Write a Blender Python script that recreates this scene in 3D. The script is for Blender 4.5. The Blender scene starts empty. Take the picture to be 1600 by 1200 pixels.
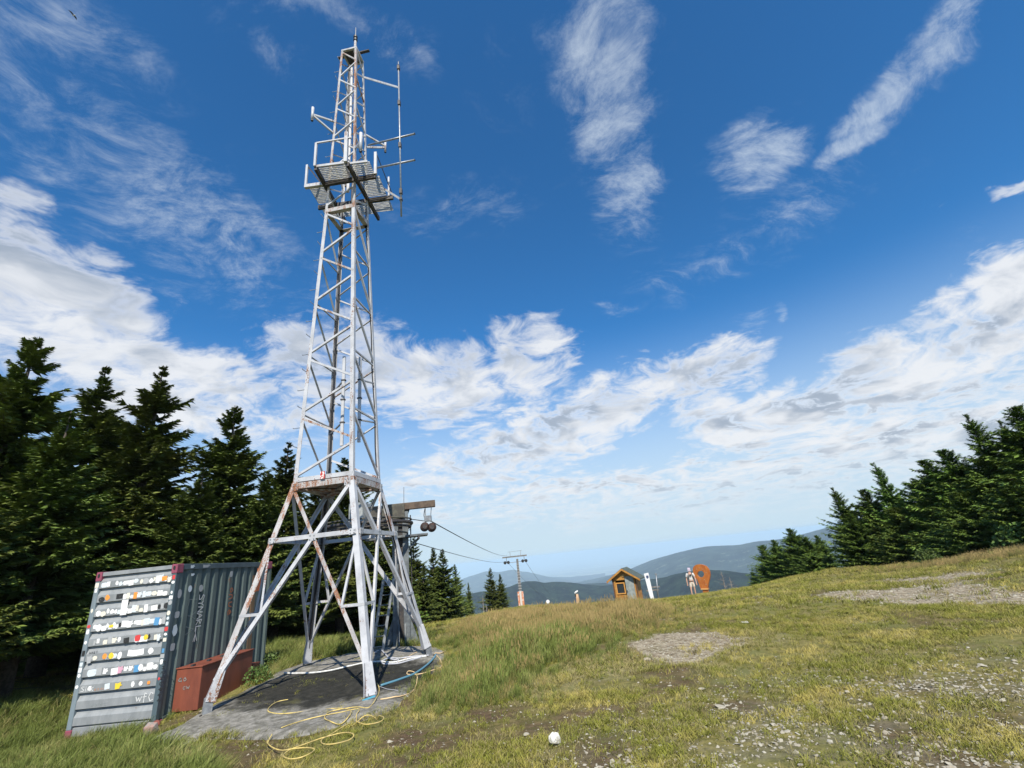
import bpy, math, random
import numpy as np
from mathutils import Vector, Matrix, noise as mnoise
from mathutils.geometry import tessellate_polygon

R_ = math.radians
rng = np.random.default_rng(7)
random.seed(7)
SC = bpy.context.scene
COL = SC.collection

# ------------------------------------------------------------------ camera
F_PX, PITCH, ROLL = 721.9, R_(20.618), R_(-6.1161)
CFW = np.array([0, math.cos(PITCH), math.sin(PITCH)])
_u0 = np.array([0, -math.sin(PITCH), math.cos(PITCH)]); _r0 = np.array([1., 0, 0])
CRT = _r0 * math.cos(ROLL) + _u0 * math.sin(ROLL)
CUP = -_r0 * math.sin(ROLL) + _u0 * math.cos(ROLL)
cd = bpy.data.cameras.new('camera')
cd.sensor_fit = 'HORIZONTAL'; cd.sensor_width = 36.0; cd.lens = 36.0 * F_PX / 1600.0
cd.clip_start = 0.05; cd.clip_end = 400000
cam = bpy.data.objects.new('camera', cd); COL.objects.link(cam)
cam.matrix_world = Matrix(((CRT[0], CUP[0], -CFW[0], 0), (CRT[1], CUP[1], -CFW[1], 0), (CRT[2], CUP[2], -CFW[2], 0), (0, 0, 0, 1)))
SC.camera = cam

# ------------------------------------------------------------------ exposure, sun, sky
SC.view_settings.view_transform = 'Standard'; SC.view_settings.look = 'None'
SC.view_settings.exposure = 0.5; SC.view_settings.gamma = 1.0
SC.view_settings.use_curve_mapping = False
SUN_EL, SUN_AZ = R_(47), R_(172)          # azimuth clockwise from +Y: the sun stands behind the camera
sd = bpy.data.lights.new('sun', 'SUN'); sd.energy = 4.6; sd.angle = R_(0.5); sd.color = (1.0, 0.93, 0.80)
sun = bpy.data.objects.new('sun', sd); COL.objects.link(sun)
sv = Vector((math.sin(SUN_AZ) * math.cos(SUN_EL), math.cos(SUN_AZ) * math.cos(SUN_EL), math.sin(SUN_EL)))
sun.rotation_euler = (-sv).to_track_quat('-Z', 'Y').to_euler()
sun.location = sv * 60


def ray(x, y):
    return CFW + CRT * (x - 800) / F_PX - CUP * (y - 600) / F_PX


def at(x, y, dist):
    """the point at horizontal distance dist seen at photo position x, y"""
    d = ray(x, y); return d * (dist / math.hypot(d[0], d[1]))


def on_z(x, y, z):
    d = ray(x, y); return d * (z / d[2])


def on_x(x, y, X):
    d = ray(x, y); return d * (X / d[0])


def project(P):
    P = np.atleast_2d(P); d = P @ CFW
    d = np.where(d < 0.05, 0.05, d)
    return 800 + F_PX * (P @ CRT) / d, 600 - F_PX * (P @ CUP) / d


class NT:
    def __init__(s, tree): s.t = tree; s.n = tree.nodes; s.l = tree.links
    def node(s, typ, **kw):
        n = s.n.new(typ)
        for k, v in kw.items(): setattr(n, k, v)
        return n
    def put(s, sock, v):
        if isinstance(v, bpy.types.NodeSocket): s.l.new(v, sock)
        elif v is not None: sock.default_value = v
    def math(s, op, a, b=None, c=None, clamp=False):
        n = s.node('ShaderNodeMath', operation=op, use_clamp=clamp)
        for i, v in enumerate((a, b, c)):
            if v is not None: s.put(n.inputs[i], v)
        return n.outputs[0]
    def vec(s, op, a, b=None, scale=None):
        n = s.node('ShaderNodeVectorMath', operation=op)
        s.put(n.inputs[0], a)
        if b is not None: s.put(n.inputs[1], b)
        if scale is not None: s.put(n.inputs['Scale'], scale)
        return n.outputs['Value'] if op in ('DOT_PRODUCT', 'LENGTH', 'DISTANCE') else n.outputs[0]
    def comb(s, x, y, z):
        n = s.node('ShaderNodeCombineXYZ')
        for i, v in enumerate((x, y, z)): s.put(n.inputs[i], v)
        return n.outputs[0]
    def sep(s, v):
        n = s.node('ShaderNodeSeparateXYZ'); s.put(n.inputs[0], v); return n.outputs
    def noise(s, v, scale=5, detail=4, rough=.5, dist=0.0, col=False, lac=2.0):
        n = s.node('ShaderNodeTexNoise')
        if v is not None: s.put(n.inputs['Vector'], v)
        n.inputs['Scale'].default_value = scale; n.inputs['Detail'].default_value = detail
        n.inputs['Roughness'].default_value = rough; n.inputs['Distortion'].default_value = dist
        n.inputs['Lacunarity'].default_value = lac
        return n.outputs['Color' if col else 'Fac']
    def ramp(s, v, a, b, to0=0.0, to1=1.0, smooth=True):
        n = s.node('ShaderNodeMapRange')
        if smooth: n.interpolation_type = 'SMOOTHSTEP'
        s.put(n.inputs[0], v); s.put(n.inputs[1], a); s.put(n.inputs[2], b); s.put(n.inputs[3], to0); s.put(n.inputs[4], to1)
        return n.outputs[0]
    def mix(s, f, a, b, mode='MIX'):
        n = s.node('ShaderNodeMix', data_type='RGBA', blend_type=mode)
        s.put(n.inputs[0], f)
        for i, v in ((6, a), (7, b)):
            if isinstance(v, tuple) and len(v) == 3: v = (*v, 1)
            s.put(n.inputs[i], v)
        return n.outputs[2]
    def smax(s, a, b): return s.math('MAXIMUM', a, b)


# world: Nishita sky with procedural clouds laid over it by direction
W = bpy.data.worlds.new('World'); SC.world = W; W.use_nodes = True
w = NT(W.node_tree); w.n.clear()
SKY_STRENGTH = 0.078
sky = w.node('ShaderNodeTexSky', sky_type='NISHITA', sun_disc=False)
sky.sun_elevation = SUN_EL; sky.sun_rotation = SUN_AZ; sky.altitude = 1200
sky.air_density = 1.25; sky.dust_density = 0.25; sky.ozone_density = 3.0
tc = w.node('ShaderNodeTexCoord')
D = tc.outputs['Generated']
Dn = w.vec('NORMALIZE', D)
dx, dy, dz = w.sep(Dn)
zc = w.math('MAXIMUM', dz, 0.0)
inv = w.math('DIVIDE', 1.0, w.math('ADD', zc, 0.16))
plane = w.comb(w.math('MULTIPLY', dx, inv), w.math('MULTIPLY', dy, inv), 0.0)
warp = w.vec('SCALE', w.vec('SUBTRACT', w.noise(plane, 1.3, 3, .5, col=True), (0.5, 0.5, 0.5)), scale=0.55)
pl2 = w.vec('ADD', plane, warp)


def blob(x, y, lx, ly, rot, amp, soft=1.0):
    """coverage patch centred on the sky direction of photo point x, y; lx, ly radii in photo pixels"""
    c = ray(x, y); c = c / np.linalg.norm(c)
    ca, sa = math.cos(R_(rot)), math.sin(R_(rot))
    a = ray(x + ca * lx, y - sa * lx); a /= np.linalg.norm(a)
    b = ray(x + sa * ly, y + ca * ly); b /= np.linalg.norm(b)
    ta = a - c; ra = np.linalg.norm(ta); ta = ta / ra - c * np.dot(ta / ra, c)
    tb = b - c; rb = np.linalg.norm(tb); tb = tb / rb - c * np.dot(tb / rb, c)
    u = w.vec('DOT_PRODUCT', wd, tuple(ta / ra)); v = w.vec('DOT_PRODUCT', wd, tuple(tb / rb))
    # remove the offset of the centre itself
    u = w.math('SUBTRACT', u, float(np.dot(c, ta / ra))); v = w.math('SUBTRACT', v, float(np.dot(c, tb / rb)))
    r = w.math('SQRT', w.math('ADD', w.math('MULTIPLY', u, u), w.math('MULTIPLY', v, v)))
    m = w.ramp(r, 1.45, 1.35 - soft, 0.0, amp)
    front = w.math('GREATER_THAN', w.vec('DOT_PRODUCT', wd, tuple(c)), 0.3)
    return w.math('MULTIPLY', m, front)


wd = w.vec('ADD', Dn, w.vec('SCALE', w.vec('SUBTRACT', w.noise(Dn, 5.0, 5, .6, col=True), (0.5, 0.5, 0.5)), scale=0.16))
# cumulus layer
cum = [blob(60, 470, 210, 190, -40, .95), blob(250, 590, 250, 130, -30, .95), blob(0, 330, 110, 110, -40, .8),
       blob(430, 640, 150, 90, -15, .8), blob(680, 600, 150, 90, 0, .9), blob(840, 560, 115, 100, 20, .85),
       blob(960, 490, 45, 40, 60, .5), blob(900, 660, 300, 75, 16, .92), blob(1080, 600, 190, 55, 30, .85), blob(560, 590, 200, 110, -10, .85),
       blob(1190, 640, 240, 75, 20, .95), blob(1440, 560, 280, 105, 26, 1.0), blob(1640, 470, 170, 120, 30, 1.0),
       blob(1330, 680, 330, 70, 14, .85), blob(1560, 640, 220, 80, 12, .8),
       blob(1585, 290, 60, 26, 28, .7), blob(1470, 330, 40, 14, 30, .45), blob(760, 735, 300, 48, 9, .8),
       blob(1500, 700, 340, 100, 12, .9), blob(1200, 740, 380, 60, 10, .85), blob(1000, 775, 460, 66, 8, .82), blob(760, 800, 300, 44, 8, .72), blob(1250, 790, 260, 40, 8, .7), blob(620, 730, 160, 60, 10, .5)]
cov = cum[0]
for b_ in cum[1:]: cov = w.smax(cov, b_)
# behind the camera the same kind of broken cloud goes on
back = w.math('MULTIPLY', w.ramp(dy, 0.25, -0.1), w.ramp(w.noise(plane, 1.2, 3, .5), .5, .62, 0, .8))
cov = w.smax(cov, back)
n1 = w.noise(pl2, 7.5, 11, .64, .35)
n2 = w.noise(w.vec('ADD', pl2, (3.1, 1.7, 0)), 1.9, 5, .5)
dens = w.math('ADD', w.math('MULTIPLY', n1, .75), w.math('MULTIPLY', n2, .35))
thr = w.math('SUBTRACT', 0.86, w.math('MULTIPLY', cov, .57))
cum_a = w.ramp(dens, thr, w.math('ADD', thr, 0.26))
cum_a = w.math('MULTIPLY', cum_a, w.ramp(cov, 0.03, .35))
# cirrus: thin, fibrous
_blob = blob; blob = lambda *a_: _blob(*a_, soft=1.3)
wis = [blob(300, 330, 260, 140, -35, .55), blob(100, 60, 160, 90, 0, .6), blob(700, 330, 200, 60, 10, .34), blob(1250, 330, 260, 60, 20, .42), blob(1100, 420, 200, 60, 15, .4), blob(520, 20, 180, 50, 0, .5), blob(950, 130, 105, 170, 15, .85), blob(975, 300, 70, 100, 8, .7), blob(890, 40, 110, 60, 0, .5),
       blob(1430, 120, 190, 52, 47, 1.0), blob(1350, 215, 120, 26, 36, .85), blob(1185, 250, 120, 62, 28, .85),
       blob(420, 90, 130, 40, -25, .42), blob(620, 70, 90, 50, -20, .45), blob(150, 190, 200, 60, -25, .42),
       blob(290, 240, 160, 50, -20, .38), blob(20, 110, 90, 100, 0, .5), blob(60, 240, 170, 60, -40, .45),
       blob(440, 450, 160, 45, 10, .36), blob(1170, 500, 40, 22, 60, .4), blob(970, 485, 40, 16, 0, .5), blob(1210, 485, 12, 22, 0, .5),
       blob(1510, 380, 110, 30, 30, .3), blob(780, 130, 90, 110, 20, .3)]
wcov = wis[0]
for b_ in wis[1:]: wcov = w.smax(wcov, b_)
wcov = w.math('MULTIPLY', wcov, 1.3, clamp=True)
sx_ = w.node('ShaderNodeMapping'); w.put(sx_.inputs[0], pl2)
sx_.inputs['Rotation'].default_value = (0, 0, R_(-35)); sx_.inputs['Scale'].default_value = (1.0, 1.5, 1.0)
n3 = w.noise(sx_.outputs[0], 9.0, 13, .72, .25)
wis_a = w.ramp(n3, w.math('SUBTRACT', .58, w.math('MULTIPLY', wcov, .36)), w.math('SUBTRACT', 1.08, w.math('MULTIPLY', wcov, .34)))
wis_a = w.math('MULTIPLY', w.math('MULTIPLY', wis_a, w.ramp(wcov, 0.0, .7)), .66)
# light on the clouds: thick parts greyer, edges white
shade = w.noise(w.vec('ADD', pl2, (0.05, -0.10, 0)), 2.6, 6, .55)
grey = w.math('MULTIPLY', w.ramp(shade, .42, .62), w.ramp(cov, .5, .95))
grey = w.math('MULTIPLY', grey, w.ramp(cum_a, .6, 1.0))
skc = sky.outputs[0]
hsv = w.node('ShaderNodeHueSaturation'); w.put(hsv.inputs['Color'], skc); hsv.inputs['Saturation'].default_value = 1.0
skc = w.mix(1.0, hsv.outputs[0], (.37, .98, 1.40, 1), 'MULTIPLY')
CLOUD_W = (7.9, 8.1, 8.4, 1); CLOUD_G = (3.6, 4.2, 5.1, 1)
cc = w.mix(grey, CLOUD_W, CLOUD_G)
veil = w.math('MULTIPLY', w.ramp(dz, 0.45, 0.04), .92)
skc = w.mix(veil, skc, (5.7, 6.8, 7.8, 1))
skc = w.mix(wis_a, skc, (6.6, 7.4, 8.2, 1))
skc = w.mix(w.math('MULTIPLY', cum_a, w.ramp(dz, 0.02, 0.14, .25, .94)), skc, cc)
bg = w.node('ShaderNodeBackground'); w.put(bg.inputs[0], skc); bg.inputs[1].default_value = SKY_STRENGTH
wo = w.node('ShaderNodeOutputWorld'); w.l.new(bg.outputs[0], wo.inputs[0])
W.cycles.sampling_method = 'MANUAL'; W.cycles.sample_map_resolution = 1024
SC.cycles.volume_bounces = 1; SC.cycles.max_bounces = 6; SC.cycles.transparent_max_bounces = 8


# ------------------------------------------------------------------ materials
MATS = {}


def mat(name, fn, rough=.7, metal=0.0, spec=.4):
    if name in MATS: return MATS[name]
    m = bpy.data.materials.new(name); m.use_nodes = True
    t = NT(m.node_tree); t.n.clear()
    b = t.node('ShaderNodeBsdfPrincipled'); o = t.node('ShaderNodeOutputMaterial')
    t.l.new(b.outputs[0], o.inputs[0])
    b.inputs['Roughness'].default_value = rough; b.inputs['Metallic'].default_value = metal
    b.inputs['Specular IOR Level'].default_value = spec
    t.bsdf = b
    r = fn(t)
    if r is not None:
        if isinstance(r, tuple): r = (*r, 1) if len(r) == 3 else r
        t.put(b.inputs['Base Color'], r)
    MATS[name] = m
    return m


def pos(t): return t.node('ShaderNodeNewGeometry').outputs['Position']
def obco(t): return t.node('ShaderNodeTexCoord').outputs['Object']


def bump(t, h, strength=.3, dist=.01):
    n = t.node('ShaderNodeBump'); n.inputs['Strength'].default_value = strength; n.inputs['Distance'].default_value = dist
    t.put(n.inputs['Height'], h); t.l.new(n.outputs[0], t.bsdf.inputs['Normal'])


def speckled(c1, c2, scale=8, lo=.4, hi=.6, detail=5, bs=0.0, bd=.01):
    def f(t):
        p = pos(t); n = t.noise(p, scale, detail, .6)
        if bs: bump(t, t.noise(p, scale * 4, 4, .6), bs, bd)
        return t.mix(t.ramp(n, lo, hi), c1, c2)
    return f


def painted_rust(paint, rust, amount, scale=6):
    def f(t):
        p = pos(t)
        st = t.vec('MULTIPLY', p, (1, 1, .25))
        n = t.noise(st, scale, 6, .65); n2 = t.noise(p, scale * 7, 4, .7)
        big = t.noise(p, .9, 2, .5)
        k = t.math('ADD', t.math('ADD', t.math('MULTIPLY', n, .55), t.math('MULTIPLY', n2, .45)), t.math('MULTIPLY', t.math('SUBTRACT', big, .5), .25))
        m = t.ramp(k, .62 - amount, .66 - amount)
        dirt = t.mix(t.ramp(t.noise(p, 3.5, 5, .6), .35, .75), paint, tuple(x * .72 for x in paint))
        t.put(t.bsdf.inputs['Roughness'], t.ramp(m, 0, 1, .42, .85))
        bump(t, k, .25, .004)
        return t.mix(m, dirt, rust)
    return f


M_white = mat('white_tower_paint', painted_rust((.50, .51, .54), (.20, .10, .06), .055), .45)
M_rusty = mat('rusty_white_paint', painted_rust((.46, .45, .45), (.24, .11, .06), .115, 9), .5)
M_pip = mat('galvanised_steel', speckled((.34, .36, .38), (.22, .23, .25), 14, .35, .7), .45, .5)
M_dark = mat('dark_steel', speckled((.045, .045, .05), (.08, .07, .065), 12), .6, .3)
M_black = mat('black_plastic', lambda t: (.02, .02, .022), .5)
M_grate = mat('zinc_grating', speckled((.62, .63, .62), (.45, .45, .45), 10), .5, .1)
M_concrete = mat('foot_concrete', speckled((.30, .29, .27), (.16, .16, .14), 5, bs=.4), .9)


# ------------------------------------------------------------------ mesh helpers
def quick_mesh(name, V, faces_idx, nper, mats, smooth=False, attr=None):
    """V (n,3); faces_idx (m,k) all the same size"""
    V = np.asarray(V, np.float32); Fi = np.asarray(faces_idx, np.int32)
    me = bpy.data.meshes.new(name)
    me.vertices.add(len(V)); me.vertices.foreach_set('co', V.ravel())
    me.loops.add(Fi.size); me.loops.foreach_set('vertex_index', Fi.ravel())
    me.polygons.add(len(Fi)); me.polygons.foreach_set('loop_start', np.arange(0, Fi.size, nper, dtype=np.int32))
    if attr:
        for k, (dom, vals) in attr.items():
            a = me.attributes.new(k, 'FLOAT', dom); a.data.foreach_set('value', np.asarray(vals, np.float32))
    me.update(calc_edges=True); me.validate(clean_customdata=False)
    if smooth: me.polygons.foreach_set('use_smooth', np.ones(len(Fi), bool))
    for m in mats: me.materials.append(m)
    return me


class MB:
    """collects shapes for ONE mesh object"""
    def __init__(s): s.v = []; s.f = []; s.mi = []
    def add(s, V, Fs, mi=0):
        o = len(s.v); s.v += [tuple(map(float, p)) for p in V]; s.f += [tuple(i + o for i in f) for f in Fs]; s.mi += [mi] * len(Fs)
    def bar(s, p1, p2, w_, h_, up=(0, 0, 1), mi=0, w2=None, h2=None):
        p1 = np.array(p1, float); p2 = np.array(p2, float); d = p2 - p1; d /= np.linalg.norm(d) + 1e-12
        u = np.array(up, float); u = u - d * np.dot(u, d)
        if np.linalg.norm(u) < 1e-4: u = np.array([1., 0, 0]) - d * d[0]
        u /= np.linalg.norm(u); r = np.cross(d, u)
        w2 = w_ if w2 is None else w2; h2 = h_ if h2 is None else h2
        V = [p1 + r * a * w_ / 2 + u * b * h_ / 2 for a, b in ((-1, -1), (1, -1), (1, 1), (-1, 1))] + \
            [p2 + r * a * w2 / 2 + u * b * h2 / 2 for a, b in ((-1, -1), (1, -1), (1, 1), (-1, 1))]
        s.add(V, [(3, 2, 1, 0), (4, 5, 6, 7), (0, 1, 5, 4), (1, 2, 6, 5), (2, 3, 7, 6), (3, 0, 4, 7)], mi)
    def angle(s, p1, p2, w_, t_, a_dir, b_dir, mi=0):
        """L section: flanges run from the line p1-p2 along a_dir and b_dir"""
        p1 = np.array(p1, float); p2 = np.array(p2, float); d = p2 - p1; d /= np.linalg.norm(d)
        a = np.array(a_dir, float); a = a - d * np.dot(a, d); a /= np.linalg.norm(a)
        b = np.array(b_dir, float); b = b - d * np.dot(b, d) - a * np.dot(b, a); b /= np.linalg.norm(b)
        pr = [(0, 0), (w_, 0), (w_, t_), (t_, t_), (t_, w_), (0, w_)]
        V = [p + a * x + b * y for p in (p1, p2) for x, y in pr]
        Fs = [tuple((i, (i + 1) % 6, (i + 1) % 6 + 6, i + 6)) for i in range(6)] + [(5, 4, 3, 2, 1, 0), (6, 7, 8, 9, 10, 11)]
        s.add(V, Fs, mi)
    def box(s, c, sz, mi=0, rz=0.0):
        cx, cy, cz = c; a, b, h = sz[0] / 2, sz[1] / 2, sz[2] / 2; ca, sa = math.cos(rz), math.sin(rz)
        V = []
        for z in (-h, h):
            for x, y in ((-a, -b), (a, -b), (a, b), (-a, b)): V.append((cx + x * ca - y * sa, cy + x * sa + y * ca, cz + z))
        s.add(V, [(3, 2, 1, 0), (4, 5, 6, 7), (0, 1, 5, 4), (1, 2, 6, 5), (2, 3, 7, 6), (3, 0, 4, 7)], mi)
    def tube(s, pts, r, n=8, mi=0, caps=True, r2=None):
        pts = [np.array(p, float) for p in pts]; V = []; m = len(pts)
        prev = None
        for i, p in enumerate(pts):
            d = pts[min(i + 1, m - 1)] - pts[max(i - 1, 0)]; d /= np.linalg.norm(d) + 1e-12
            if prev is None:
                u = np.cross(d, [0, 0, 1.]);
                if np.linalg.norm(u) < 1e-3: u = np.cross(d, [1., 0, 0])
            else: u = prev - d * np.dot(prev, d)
            u /= np.linalg.norm(u) + 1e-12; prev = u; b = np.cross(d, u)
            rr = r if r2 is None else r + (r2 - r) * i / (m - 1)
            if isinstance(r, (list, tuple)): rr = r[i]
            for k in range(n):
                a = 2 * math.pi * k / n; V.append(p + u * rr * math.cos(a) + b * rr * math.sin(a))
        Fs = [(i * n + k, i * n + (k + 1) % n, (i + 1) * n + (k + 1) % n, (i + 1) * n + k) for i in range(m - 1) for k in range(n)]
        if caps: Fs += [tuple(range(n))[::-1], tuple((m - 1) * n + k for k in range(n))]
        s.add(V, Fs, mi)
    def prism(s, poly, n, depth, mi=0):
        """flat outline poly (3D points) pushed by depth along n"""
        n = np.array(n, float); P = [np.array(p, float) for p in poly]; m = len(P)
        V = P + [p + n * depth for p in P]
        s.add(V, [tuple(range(m))[::-1], tuple(range(m, 2 * m))] + [(i, (i + 1) % m, (i + 1) % m + m, i + m) for i in range(m)], mi)
    def build(s, name, m, parent=None, smooth=False, bevel=0.0):
        me = bpy.data.meshes.new(name); me.from_pydata(s.v, [], s.f); me.update()
        for mm in (m if isinstance(m, (list, tuple)) else [m]): me.materials.append(mm)
        if any(s.mi): me.polygons.foreach_set('material_index', s.mi)
        import bmesh
        bm = bmesh.new(); bm.from_mesh(me); bmesh.ops.recalc_face_normals(bm, faces=bm.faces); bm.to_mesh(me); bm.free()
        if smooth: me.polygons.foreach_set('use_smooth', [True] * len(me.polygons))
        o = bpy.data.objects.new(name, me); COL.objects.link(o)
        if parent is not None:
            o.parent = parent; o.matrix_parent_inverse = Matrix.Translation(parent.location).inverted() if parent.type == 'EMPTY' and parent.parent is None else Matrix()
        if bevel:
            b = o.modifiers.new('edge', 'BEVEL'); b.width = bevel; b.segments = 1; b.limit_method = 'ANGLE'
        return o


def tag(o, label, cat, group=None, kind=None):
    if label: o['label'] = label
    if cat: o['category'] = cat
    if group: o['group'] = group
    if kind: o['kind'] = kind
    return o


def root(name, loc, label, cat, group=None):
    o = bpy.data.objects.new(name, None); COL.objects.link(o); o.location = tuple(map(float, loc)); o.empty_display_size = .2
    return tag(o, label, cat, group)


def struct(o, kind='structure'): o['kind'] = kind; return o


# ------------------------------------------------------------------ terrain height
def az_of(px, py):
    d = ray(px, py); return math.atan2(d[0], d[1]), d[2] / math.hypot(d[0], d[1])


_cr = [(-250, 1120, 26), (0, 1062, 26), (200, 1040, 26), (430, 1003, 28), (560, 992, 30), (690, 977, 40), (760, 962, 50), (820, 954, 62), (900, 953, 55),
       (970, 948, 46), (1085, 933, 37), (1180, 918, 40), (1230, 905, 44), (1300, 890, 40), (1400, 884, 37), (1500, 870, 34), (1600, 853, 31), (1800, 832, 30)]
_az = np.array([az_of(a, b)[0] for a, b, c in _cr]); _el = np.array([az_of(a, b)[1] for a, b, c in _cr]); _dc = np.array([c for a, b, c in _cr], float)


def z_near(x, y):
    g = -1.62 + .035 * np.minimum(x, 0) - .012 * y
    wgt = np.exp(-(((x + 4.0) / 3.2) ** 2 + ((y - 10.2) / 3.4) ** 2) ** 2)
    s_ = -1.855 + .037 * (y - 10)
    return g * (1 - wgt) + s_ * wgt


def vnoise(x, y, s, seed=0):
    """cheap smooth value noise on arrays"""
    x = np.asarray(x, float) / s + seed * 17.3; y = np.asarray(y, float) / s + seed * 31.7
    xi = np.floor(x).astype(np.int64); yi = np.floor(y).astype(np.int64); fx = x - xi; fy = y - yi
    fx = fx * fx * (3 - 2 * fx); fy = fy * fy * (3 - 2 * fy)
    def h(a, b):
        n = (a * 374761393 + b * 668265263 + seed * 982451653) & 0x7fffffff
        n = ((n ^ (n >> 13)) * 1274126177) & 0x7fffffff
        return ((n ^ (n >> 16)) & 0xffff) / 65535.0
    return (h(xi, yi) * (1 - fx) + h(xi + 1, yi) * fx) * (1 - fy) + (h(xi, yi + 1) * (1 - fx) + h(xi + 1, yi + 1) * fx) * fy


def fbm(x, y, s, o=4, seed=0):
    v = 0; a = .5; t = 0
    for k in range(o): v = v + a * vnoise(x, y, s / 2 ** k, seed + k); t += a; a *= .5
    return v / t


def height(x, y, detail=True):
    x = np.asarray(x, float); y = np.asarray(y, float)
    Dh = np.hypot(x, y); az = np.arctan2(x, y)
    ec = np.interp(az, _az, _el); dc = np.interp(az, _az, _dc)
    sx = np.sin(az); sy = np.cos(az)
    D0 = 12.5
    z0 = z_near(sx * D0, sy * D0)
    zn = z_near(x, y)
    t = np.clip((Dh - D0) / (dc - D0), 0, 1)
    Ln = dc - D0; m0 = -.022; z1 = ec * dc; m1 = ec
    h00 = 2 * t ** 3 - 3 * t ** 2 + 1; h10 = t ** 3 - 2 * t ** 2 + t; h01 = -2 * t ** 3 + 3 * t ** 2; h11 = t ** 3 - t ** 2
    zm = h00 * z0 + h10 * Ln * m0 + h01 * z1 + h11 * Ln * m1
    e = np.maximum(Dh - dc, 0)
    kk = np.interp(az, [-.5, -.12, -.02, .06, .3], [.0045, .003, .0004, .0012, .003])
    lim = 110.0
    drop = np.where(e < lim, kk * e * e, kk * lim * lim + (e - lim) * 2 * kk * lim)
    drop = np.where(Dh > 160, np.maximum(drop, (Dh - 160) * .33), drop)
    zf = z1 + ec * e - drop
    z = np.where(Dh < D0, zn, np.where(Dh < dc, zm, zf))
    z = z - .13 * np.exp(-((x + 7.7) / 1.3) ** 2 - ((y - 8.5) / .9) ** 2)
    if detail:
        fall = np.clip(Dh / 8, .25, 1.6)
        z = z + (fbm(x, y, 2.2, 3, 3) - .5) * .10 * fall + (vnoise(x, y, .35, 9) - .5) * .025
    return z


def H(x, y): return float(height(np.array([x]), np.array([y]))[0])


def hit(px, py, dmin=3.0, dmax=160):
    d = ray(px, py); n = math.hypot(d[0], d[1]); Ds = np.exp(np.linspace(math.log(dmin), math.log(dmax), 2500))
    X = d[0] / n * Ds; Y = d[1] / n * Ds; Z = d[2] / n * Ds
    below = Z < height(X, Y)
    i = int(np.argmax(below)) if below.any() else len(Ds) - 1
    return np.array([X[i], Y[i], height(X[i:i + 1], Y[i:i + 1])[0]])


def ground_at(px, py, dist):
    d = ray(px, py); n = math.hypot(d[0], d[1]); x = d[0] / n * dist; y = d[1] / n * dist
    return np.array([x, y, H(x, y)])


# ------------------------------------------------------------------ what grows where (patches given by their outline on the ground)
def poly_mask(px, py, poly, soft):
    P = np.array(poly, float); inside = np.zeros(px.shape, bool); dmin = np.full(px.shape, 1e9)
    n = len(P)
    for i in range(n):
        x1, y1 = P[i]; x2, y2 = P[(i + 1) % n]
        c = ((y1 > py) != (y2 > py)) & (px < (x2 - x1) * (py - y1) / ((y2 - y1) if y2 != y1 else 1e-9) + x1)
        inside ^= c
        L2 = (x2 - x1) ** 2 + (y2 - y1) ** 2; t = np.clip(((px - x1) * (x2 - x1) + (py - y1) * (y2 - y1)) / L2, 0, 1)
        dmin = np.minimum(dmin, np.hypot(px - x1 - t * (x2 - x1), (py - y1 - t * (y2 - y1))))
    sd_ = np.where(inside, dmin, -dmin)
    return np.clip(sd_ / soft * .5 + .5, 0, 1)


def gpoly(pts): return [tuple(hit(a, b)[:2]) for a, b in pts]


G_patch = gpoly([(995, 1001), (1018, 992), (1060, 988), (1120, 988), (1155, 996), (1160, 1006), (1130, 1020), (1095, 1034), (1052, 1038), (1018, 1019), (996, 1010)])
G_road = gpoly([(1240, 925), (1330, 906), (1480, 898), (1600, 888), (1750, 880), (1750, 965), (1600, 957), (1440, 958), (1330, 950), (1260, 940)])
G_rocks = gpoly([(960, 1230), (1080, 1140), (1230, 1085), (1400, 1050), (1620, 1035), (1900, 1200), (1700, 1300), (1000, 1300)])
G_dirt = [gpoly([(560, 1190), (610, 1130), (700, 1105), (830, 1098), (800, 1135), (740, 1160), (700, 1190), (600, 1215)]),
          gpoly([(880, 1072), (1000, 1066), (1180, 1068), (1160, 1084), (1000, 1092), (900, 1098)]),
          gpoly([(870, 1165), (960, 1150), (1010, 1190), (960, 1230), (880, 1220)]),
          gpoly([(1430, 1062), (1560, 1068), (1560, 1085), (1450, 1082)]),
          gpoly([(610, 1070), (650, 1062), (668, 1085), (640, 1105), (600, 1118)]),
          gpoly([(0, 1150), (60, 1130), (60, 1170), (0, 1185)])]
G_tall = gpoly([(668, 1100), (704, 1050), (702, 1005), (708, 982), (740, 966), (900, 956), (1040, 945), (1060, 958), (990, 985), (945, 1015), (850, 1050), (730, 1092)])
G_tall2 = gpoly([(1260, 896), (1340, 890), (1500, 872), (1800, 836), (1800, 872), (1600, 874), (1450, 889), (1340, 897)])
G_lush = gpoly([(-200, 1080), (90, 1100), (240, 1120), (240, 1160), (300, 1172), (360, 1200), (330, 1300), (-200, 1300)])
G_back = gpoly([(395, 1060), (410, 1010), (560, 1000), (660, 990), (662, 1012), (560, 1018), (480, 1036), (420, 1068)])
G_dry = gpoly([(640, 1100), (730, 1090), (850, 1056), (950, 1022), (1010, 995), (1200, 985), (1200, 1000), (1170, 1012), (1060, 1048), (940, 1060), (840, 1086), (700, 1116), (640, 1122)])
S_outline = gpoly([(228, 1170), (262, 1148), (330, 1108), (400, 1072), (470, 1040), (560, 1024), (612, 1012), (672, 1014), (690, 1024), (684, 1048), (650, 1074), (612, 1108), (560, 1128), (480, 1148), (400, 1152), (330, 1150), (280, 1162)])


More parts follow.
